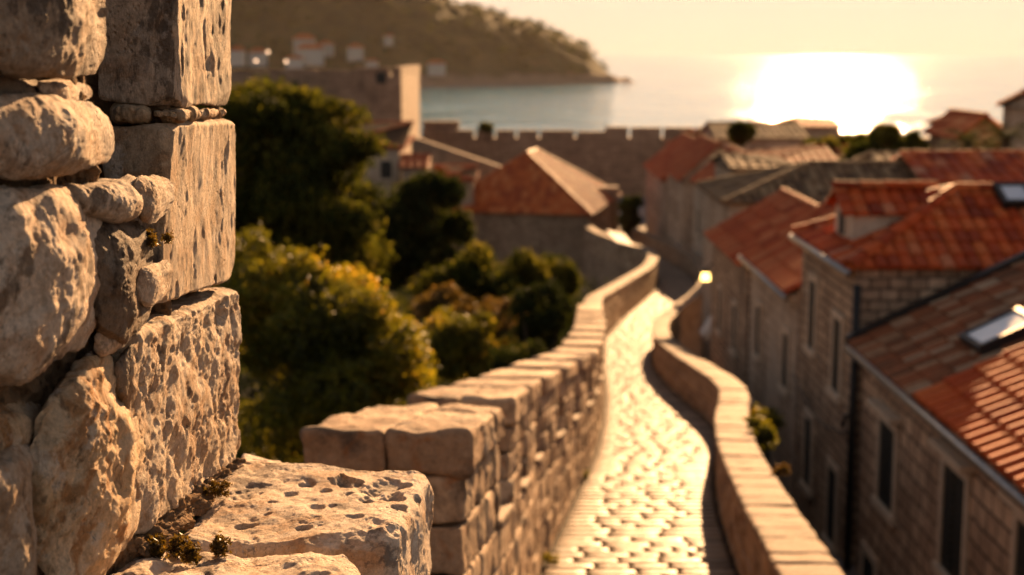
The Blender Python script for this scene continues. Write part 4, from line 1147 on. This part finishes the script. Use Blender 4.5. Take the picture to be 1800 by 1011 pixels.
# hillside houses
for k, (px_, py_, wpx, hpx, lb) in enumerate([(537, 78, 36, 18, 'white house with reddish roof highest in the hillside cluster'), (548, 96, 44, 20, 'wide white house below the highest one on the hillside'), (574, 84, 26, 12, 'pinkish house right of the wide white hillside house'),
        (626, 91, 26, 14, 'lone white house on the wooded hillside above the fort'), (420, 98, 26, 18, 'pale house nearest the stone wall edge on the hillside'), (456, 100, 30, 16, 'cream house between the hillside lamps'), (684, 68, 14, 8, 'tiny blue grey house high on the wooded hillside'),
        (768, 118, 30, 12, 'low pale house by the shore right of the fort tower'), (655, 112, 20, 8, 'small brownish house just above the fort parapet'), (520, 108, 30, 10, 'low white house just above the fort wall')]):
    # stand it on the slope at this line of sight
    dirv = P(px_, py_ + hpx/2, 1.0); D = 1700.
    col = int(np.argmin(np.abs(hx - dirv[0]*1700)))
    hit = None
    for t_ in np.arange(1560, 2600, 4.):
        xq, zq = dirv[0]*t_, dirv[2]*t_
        ix = int(np.clip(np.searchsorted(hx, xq), 0, n1-1)); iy = int(np.clip(np.searchsorted(hy, t_), 0, n2-1))
        if Vh[iy*n1+ix, 2] > zq: hit = t_; break
    D = hit or 1750.
    c = dirv * D; wv = wpx / FPX * D; hv = hpx / FPX * D * .75
    r_, f_, _ = house('hillside_house', lb, c[0]-wv/2, c[0]+wv/2, D-14, D-2, c[2]-6, c[2]+hv*1.3, hv*.5, 'x', (1,1), 'facade_pale', 'tile_far', [], tw_=3., th_=4., ov=.6, group='houses on the headland slope')
    r_['label'] = lb
    for ch in r_.children:
        if ch.name.startswith('wall'): ch.data.materials.clear(); ch.data.materials.append(M['far_white'])
    adopt(r_)
for (px_, py_, lb) in ((450, 107, 'lower left of the three lit lamps on the hillside'), (471, 91, 'uppermost of the three lit lamps on the hillside'), (503, 108, 'rightmost of the three lit lamps on the hillside')):
    c = P(px_, py_, 1590.)
    r_ = empty('street_lamp', (c[0], c[1], c[2]-9), lb, 'street lamp', 'lamps on the headland')
    a = Acc(); a.tube([(c[0], c[1], c[2]-14), (c[0], c[1], c[2]-.3)], .25, 6); a.build('post', M['iron'], r_)
    a = Acc(); a.tube([(c[0], c[1], c[2]-.9), (c[0], c[1], c[2]), (c[0], c[1], c[2]+.9)], .9, 8, r2=.5); a.build('lamp_head', M['lit_far'], r_)
    adopt(r_)

# =================================================================== STREET DETAILS
def street_lamp(px, py, D, label):
    c = P(px, py, D); zb = float(g_z(np.array([c[0]]), np.array([c[1]]))[0])
    r_ = empty('street_lamp', (c[0], c[1], zb), label, 'street lamp')
    a = Acc(); a.tube([(c[0]+.5, c[1], c[2]+.3), (c[0]+.2, c[1], c[2]+.4), (c[0], c[1], c[2]+.2)], .03); 
    a.tube([(c[0]+.5, c[1], zb), (c[0]+.5, c[1], c[2]+.5)], .05, 8); a.build('post', M['iron'], r_, True)
    a = Acc(); a.tube([c+(0,0,-.12), c, c+(0,0,.14)], .15, 10, r2=.11); a.build('lamp_head', M['lit'], r_, True)
    a = Acc(); a.tube([c+(0,0,.13), c+(0,0,.24)], .16, 10, r2=.03); a.build('cap', M['iron'], r_, True)
    adopt(r_)
street_lamp(1240, 486, 44.7, 'lit street lamp glowing yellow beside the far bend of the walkway')
# closed parasol
c = P(1268, 545, 47.)
r_ = empty('parasol', (c[0], c[1], -11.6), 'folded white parasol leaning over the street below the parapet', 'parasol')
a = Acc(); a.tube([(c[0]-.3, c[1], -11.6), (c[0]+.2, c[1], c[2]+.9)], .03); a.build('pole', M['iron'], r_, True)
V = []; F = []; n = 20; rings = [(.0, .05), (.2, .10), (.55, .22), (.9, .42), (1.0, .46), (1.15, .2)]
for i, (h_, rr) in enumerate(rings):
    for k in range(n):
        an = 2*math.pi*k/n; q = rr * (1 + .25 * math.cos(5*an)); V.append((c[0] + .35*(1-h_) - .2 + q*math.cos(an), c[1] + q*math.sin(an), c[2] + .7 - h_*1.5))
for i in range(len(rings)-1):
    for k in range(n): F.append((i*n+k, i*n+(k+1)%n, (i+1)*n+(k+1)%n, (i+1)*n+k))
a = Acc(); a.add(V, F); a.build('canopy', M['white'], r_, True); adopt(r_)
# awning by the hipped house
c0 = P(1066, 404, 90.); c1 = P(1100, 424, 86.)
a = Acc(); a.hexa([c0+(0,0,-.06), c0+(1.1,0,-.35), c1+(.5,0,-.35), c1+(-.6,0,-.06), c0, c0+(1.1,0,-.29), c1+(.5,0,-.29), c1+(-.6,0,0)])
r_ = empty('awning', (c0[0], 90, -14), 'bright white awning catching the sun beside the hipped house', 'awning')
a.build('canvas', M['white'], r_); a = Acc()
for q in (c0+(1.0,.05,-.4), c1+(.4,.1,-.4)): a.tube([q, (q[0], q[1], -13.6)], .04)
a.build('posts', M['iron'], r_, True); adopt(r_)

a = Acc(); pts_ = [(5.86 + .0, y_, -6.55 - .35 * math.sin(math.pi * ((y_ - 25.2) / 4.9))) for y_ in np.linspace(25.2, 30.1, 14)]
a.tube(pts_, .018, 5); tag(a.build('cable', M['iron'], None, True), 'thin black cable sagging across the street wall of the dormer house', 'cable')
def person(label, px, py_feet, D, top, legs_m, seed, face=1):
    c = P(px, py_feet, D); z0 = float(g_z(np.array([c[0]]), np.array([D]))[0]) + .02
    g = random.Random(seed); st = .22 * face
    J = {'pel':(0,0,.95),'chest':(0,.02,1.28),'neck':(0,.02,1.48),'head':(0,0,1.60),'crown':(0,0,1.72),
         'hl':(-.1,0,.9),'kl':(-.1,st*.5,.5),'al':(-.1,st*.7,.07),'tl':(-.1,st*.7-.16,.03),'hr':(.1,0,.9),'kr':(.1,-st*.4,.5),'ar':(.1,-st,.09),'tr':(.1,-st-.14,.03),
         'sl':(-.19,.02,1.40),'el':(-.24,-st*.3,1.12),'wl':(-.23,-st*.6,.88),'fl':(-.22,-st*.7,.78),'sr':(.19,.02,1.40),'er':(.24,st*.3,1.12),'wr':(.23,st*.5,.88),'fr':(.22,st*.6,.78)}
    Rr = {'pel':.14,'chest':.145,'neck':.055,'head':.095,'crown':.07,'hl':.09,'kl':.06,'al':.042,'tl':.03,'hr':.09,'kr':.06,'ar':.042,'tr':.03,'sl':.06,'el':.042,'wl':.03,'fl':.03,'sr':.06,'er':.042,'wr':.03,'fr':.03}
    E = [('pel','chest'),('chest','neck'),('neck','head'),('head','crown'),('pel','hl'),('hl','kl'),('kl','al'),('al','tl'),('pel','hr'),('hr','kr'),('kr','ar'),('ar','tr'),('chest','sl'),('sl','el'),('el','wl'),('wl','fl'),('chest','sr'),('sr','er'),('er','wr'),('wr','fr')]
    def skin(name, joints, edges, m, grow, parent):
        ks = list(joints); me = bpy.data.meshes.new(name)
        me.from_pydata([J[k] for k in ks], [(ks.index(a), ks.index(b)) for a, b in edges], [])
        o = bpy.data.objects.new(name, me); COL.objects.link(o); o.location = (c[0], D, z0)
        md = o.modifiers.new('skin', 'SKIN'); md.use_smooth_shade = True
        for i, k in enumerate(ks): r = Rr[k] * grow; me.skin_vertices[0].data[i].radius = (r, r)
        me.skin_vertices[0].data[0].use_root = True
        o.modifiers.new('sub', 'SUBSURF').levels = 1; me.materials.append(m)
        if parent: o.parent = parent; o.matrix_parent_inverse = parent.matrix_basis.inverted()
        return o
    b = skin('person', list(J), E, M['skin'], 1., None)
    tag(b, label, 'person')
    skin('shirt', ['pel','chest','sl','el','sr','er'], [('pel','chest'),('chest','sl'),('sl','el'),('chest','sr'),('sr','er')], top, 1.16, b)
    skin('trousers', ['pel','hl','kl','al','hr','kr','ar'], [('pel','hl'),('hl','kl'),('kl','al'),('pel','hr'),('hr','kr'),('kr','ar')], legs_m, 1.2, b)
    J['ch2'] = (0, .03, 1.70); Rr['ch2'] = .085; J['hd2'] = (0, .05, 1.62); Rr['hd2'] = .085
    skin('hair', ['hd2', 'ch2'], [('hd2', 'ch2')], M['cloth_dark'], 1.05, b)
person('person in a pale blue top walking leftmost in the street group', 1119, 452, 92., M['cloth_blue'], M['cloth_dark'], 1)
person('person in dark clothes walking in the middle of the street group', 1131, 452, 90., M['cloth_dark'], M['cloth_blue'], 2, -1)
person('person in an orange top walking behind the street group', 1122, 448, 97., M['cloth_orange'], M['cloth_dark'], 3)
person('person in dark clothes nearest the right parapet in the street', 1149, 458, 88., M['cloth_dark'], M['cloth_dark'], 4)

# =================================================================== TREES
G = -13.0
def crown_at(px, py, D, rx, rz, n, cr, seed, flat=1., ry=None):
    c = P(px, py, D); return clumps(c[0], c[1], c[2], rx, ry or rx, rz, n, cr, seed, flat)
def join(*cl): return np.vstack([a for a, _ in cl]), np.vstack([b for _, b in cl])
gc = np.random.default_rng(44); nC = 420
cyy = 22 + 58 * gc.random(nC) ** 1.1; cxx = np.interp(cyy, DS, XL) - 1.2 - gc.random(nC) * (3 + cyy * .22)
crr = .5 + .6 * gc.random(nC) + cyy * .008
V, F, T = leaves(np.stack([cxx, cyy, np.interp(cyy, [30, 45, 90], [-13., -13.4, -15.2]) + crr * (.3 + 1.1 * gc.random(nC))], 1), np.stack([crr*1.2, crr*1.2, crr], 1), 60000, .13, seed=45)
tag(mesh_np('undergrowth', V, F, M['leaf_dark'], None, T, False), 'dark tangled undergrowth covering the garden floor below the trees', 'undergrowth', kind='stuff')
# big umbrella pine behind the near wall: several flat clouds
cl = join(crown_at(470, 190, 56, 2.6, .55, 16, .95, 1, .6), crown_at(540, 215, 56, 1.8, .7, 14, .85, 2, .6), crown_at(480, 260, 57, 3.2, .9, 22, 1.0, 3, .65),
          crown_at(600, 262, 55, 1.3, .5, 9, .7, 4, .6), crown_at(560, 330, 55, 2.6, 1.0, 20, .9, 5, .7), crown_at(450, 380, 56, 2.6, 1.2, 20, 1., 6, .7), crown_at(620, 380, 54, 1.4, 1.1, 12, .75, 7, .65), crown_at(560, 440, 55, 2.6, 1.0, 18, .9, 17, .7))
tree('umbrella_pine', 'large dark pine with layered crown rising behind the near stone wall', 'pine tree', (P(520, 300, 56)[0], 56, G), cl, M['leaf_pine'], 75000, .13, trunk_r=.4, seed=11)
cl = join(crown_at(735, 400, 66, 2.1, 2.3, 60, .6, 8), crown_at(690, 450, 66, 1.6, 1.6, 26, .55, 9))
tree('evergreen_tree', 'dark round evergreen between the pine and the hipped house', 'tree', (P(730, 400, 66)[0], 66, G-.5), cl, M['leaf_dark'], 36000, .15, trunk_r=.25, seed=12)
cl = join(crown_at(560, 560, 27, 1.2, 1.0, 26, .48, 21), crown_at(480, 560, 27, 1.0, 1.0, 20, .45, 22), crown_at(640, 620, 26.5, .95, 1.0, 20, .42, 23), crown_at(700, 640, 26, .6, .7, 10, .34, 24), crown_at(440, 470, 28, .6, .5, 8, .34, 25), crown_at(560, 720, 26, 1.5, .9, 22, .5, 26))
tree('broadleaf_bush', 'broad olive green bush glowing in backlight below the pine', 'bush', (P(560, 600, 27)[0], 27, G), cl, M['leaf_bush'], 85000, .052, trunk_r=.12, seed=13, limbs=16)
cl = join(crown_at(870, 500, 52, 1.9, 1.1, 44, .42, 31), crown_at(800, 520, 52, 1.3, 1.1, 18, .4, 32), crown_at(970, 485, 54, 1.5, .45, 20, .36, 33), crown_at(900, 560, 50, 2.0, .9, 26, .42, 34))
tree('garden_tree', 'low spreading dark tree in front of the hipped house wall', 'tree', (P(870, 500, 52)[0], 52, G), cl, M['leaf_pine'], 42000, .09, trunk_r=.15, seed=14)
cl = join(crown_at(800, 600, 38, 1.1, .9, 34, .3, 41), crown_at(870, 640, 38, 1.0, .7, 24, .28, 42))
tree('garden_shrub', 'bright green shrub low in the garden right of the big bush', 'bush', (P(820, 640, 39)[0], 39, G), cl, M['leaf_bush'], 30000, .06, trunk_r=.08, seed=15)
cl = join(crown_at(860, 570, 45, 1.5, .7, 30, .3, 43), crown_at(780, 540, 44, .9, .6, 16, .3, 46))
tree('rusty_shrub', 'rust tinged shrub between the big bush and the curved parapet', 'bush', (P(850, 570, 45)[0], 45, G), cl, M['leaf_rust'], 14000, .07, trunk_r=.08, seed=16)
cl = join(crown_at(955, 580, 40, .8, 1.2, 30, .3, 44), crown_at(915, 650, 35, .7, .8, 20, .28, 45))
tree('dark_shrub', 'dark leafy shrub pressed against the outer side of the parapet', 'bush', (P(935, 620, 37)[0], 37, G), cl, M['leaf_dark'], 14000, .07, trunk_r=.08, seed=17)
# trees around the glare
for k, (px_, py_, D_, rx, rz, lb) in enumerate([(1500, 250, 80, 1.3, .6, 'olive tree glowing straight under the sea glare'), (1556, 240, 72, .8, .9, 'tree standing right of the sea glare between houses'), (1600, 252, 70, .9, .7, 'round tree touching the grey gabled house'), (1295, 232, 92, 1.1, .8, 'small dark tree on the long dark roof line'), (1452, 262, 78, 1.3, .6, 'low tree below the flat brown roofed house'), (1530, 272, 70, 1.3, .5, 'bushy tree in front of the glowing tree'),
                                              (1105, 372, 100, 1.0, 1.6, 'dark cypress like tree between hipped house and street row'), (855, 222, 146, .8, .6, 'tiny tree growing on top of the battlement wall')]):
    c = P(px_, py_, D_)
    tree('town_tree', lb, 'tree', (c[0], D_, -14. if D_ < 140 else c[2]-1.5), crown_at(px_, py_ + (6 if k < 6 else 0), D_, rx * .75, rz * .7, 12, .38 * rx, 60+k), M['leaf_pine'] if k != 6 else M['leaf_dark'], 5000, .13, 'trees among the town roofs', .12, 70+k, limbs=4)
# palms
def palm(px, py, D, r, label, seed):
    c = P(px, py, D); root = empty('palm_tree', (c[0], D, -14), label, 'palm tree', 'palms beside the grey gabled house')
    a = Acc(); a.tube([(c[0], D, -14), (c[0]+.1, D, c[2])], .16, 8); a.build('trunk', M['bark'], root, True)
    g = random.Random(seed); V = []; F = []; T = []
    for f in range(22):
        az = f * 2.4; el = g.uniform(-.3, 1.2)
        pts = []
        for i in range(8):
            t_ = i/7; rr = r*t_; pts.append(c + np.array([math.cos(az)*math.cos(el*.8)*rr, math.sin(az)*math.cos(el*.8)*rr, math.sin(el)*rr - .55*r*t_*t_]))
        side = np.array([-math.sin(az), math.cos(az), 0])
        for i in range(7):
            for sg in (-1, 1):
                for h_ in (0, .5):
                    p = pts[i]*(1-h_) + pts[i+1]*h_; b = p + side*sg*r*.26*(1-.5*i/7) + (pts[i+1]-pts[i])*.8 - (0,0,r*.08)
                    k = len(V); V += [p, p + (pts[i+1]-pts[i])*.22, b, b]; F.append((k, k+1, k+2)); t0 = g.random(); T += [t0]*4
    mesh_np('fronds', np.array(V), F, M['leaf_dark'], root, T, False); adopt(root)
palm(1700, 248, 58, 1.3, 'palm in front of the grey gabled house', 1)
palm(1765, 240, 54, 1.5, 'palm beside the tall pale house at the right edge', 2)
palm(1735, 255, 56, 1.1, 'lowest palm between its two taller neighbours', 3)
# small plants on the outside of the right parapet and at the foot of the left one
def weed(x, y, z, r, n, label, m='leaf_bush', seed=1):
    root = empty('wall_plant', (x, y, z), label, 'plant'); g = np.random.default_rng(seed)
    cc = np.array([x, y, z]) + g.normal(size=(6, 3)) * r * .5; cc[:, 2] = z + np.abs(cc[:, 2] - z)
    V, F, T = leaves(cc, np.full((6, 3), r*.5), n, r*.14, seed=seed, shell=.2); mesh_np('foliage', V, F, M[m], root, T, False); adopt(root)
for k, (D_, off, dz, r, lb) in enumerate([(20., .62, -.15, .22, 'yellowish plant growing on the outer face of the low parapet'), (22.3, .62, -.5, .3, 'larger leafy plant below the coping of the low parapet'), (25.5, .6, -.7, .34, 'dark leafy plant furthest down the outer face of the low parapet'), (16., .56, .0, .10, 'tiny orange plant peeping over the near coping')]):
    x = float(np.interp(D_, DS, XR)) + off; weed(x, D_, float(rt(D_)) + dz, r, 1600, lb, 'leaf_bush' if k < 3 else 'leaf_rust', 80+k)
for k, (D_, lb) in enumerate([(15.2, 'small weed at the foot of the left parapet near the bottom edge'), (21.0, 'weed patch further along the foot of the left parapet')]):
    weed(float(np.interp(D_, DS, XL)) + .05, D_, float(zpath(D_)), .09, 700, lb, 'leaf_bush', 90+k)

# =================================================================== AIR
hz_ = Acc(); hz_.box((-9800, -420, -50), (9800, 9600, 1200))
s = N('haze'); s.t.nodes.remove(s.b); s.t.nodes.remove(s.tc)
pv = s.t.nodes.new('ShaderNodeVolumePrincipled'); pv.inputs['Color'].default_value = (1., .88, .74, 1); pv.inputs['Density'].default_value = .000012; pv.inputs['Anisotropy'].default_value = .45
s.t.links.new(pv.outputs[0], s.t.nodes['Material Output'].inputs['Volume'])
ho_ = hz_.build('haze', s.m); tag(ho_, kind='stuff', label='thin warm sea haze over the bay and the town')
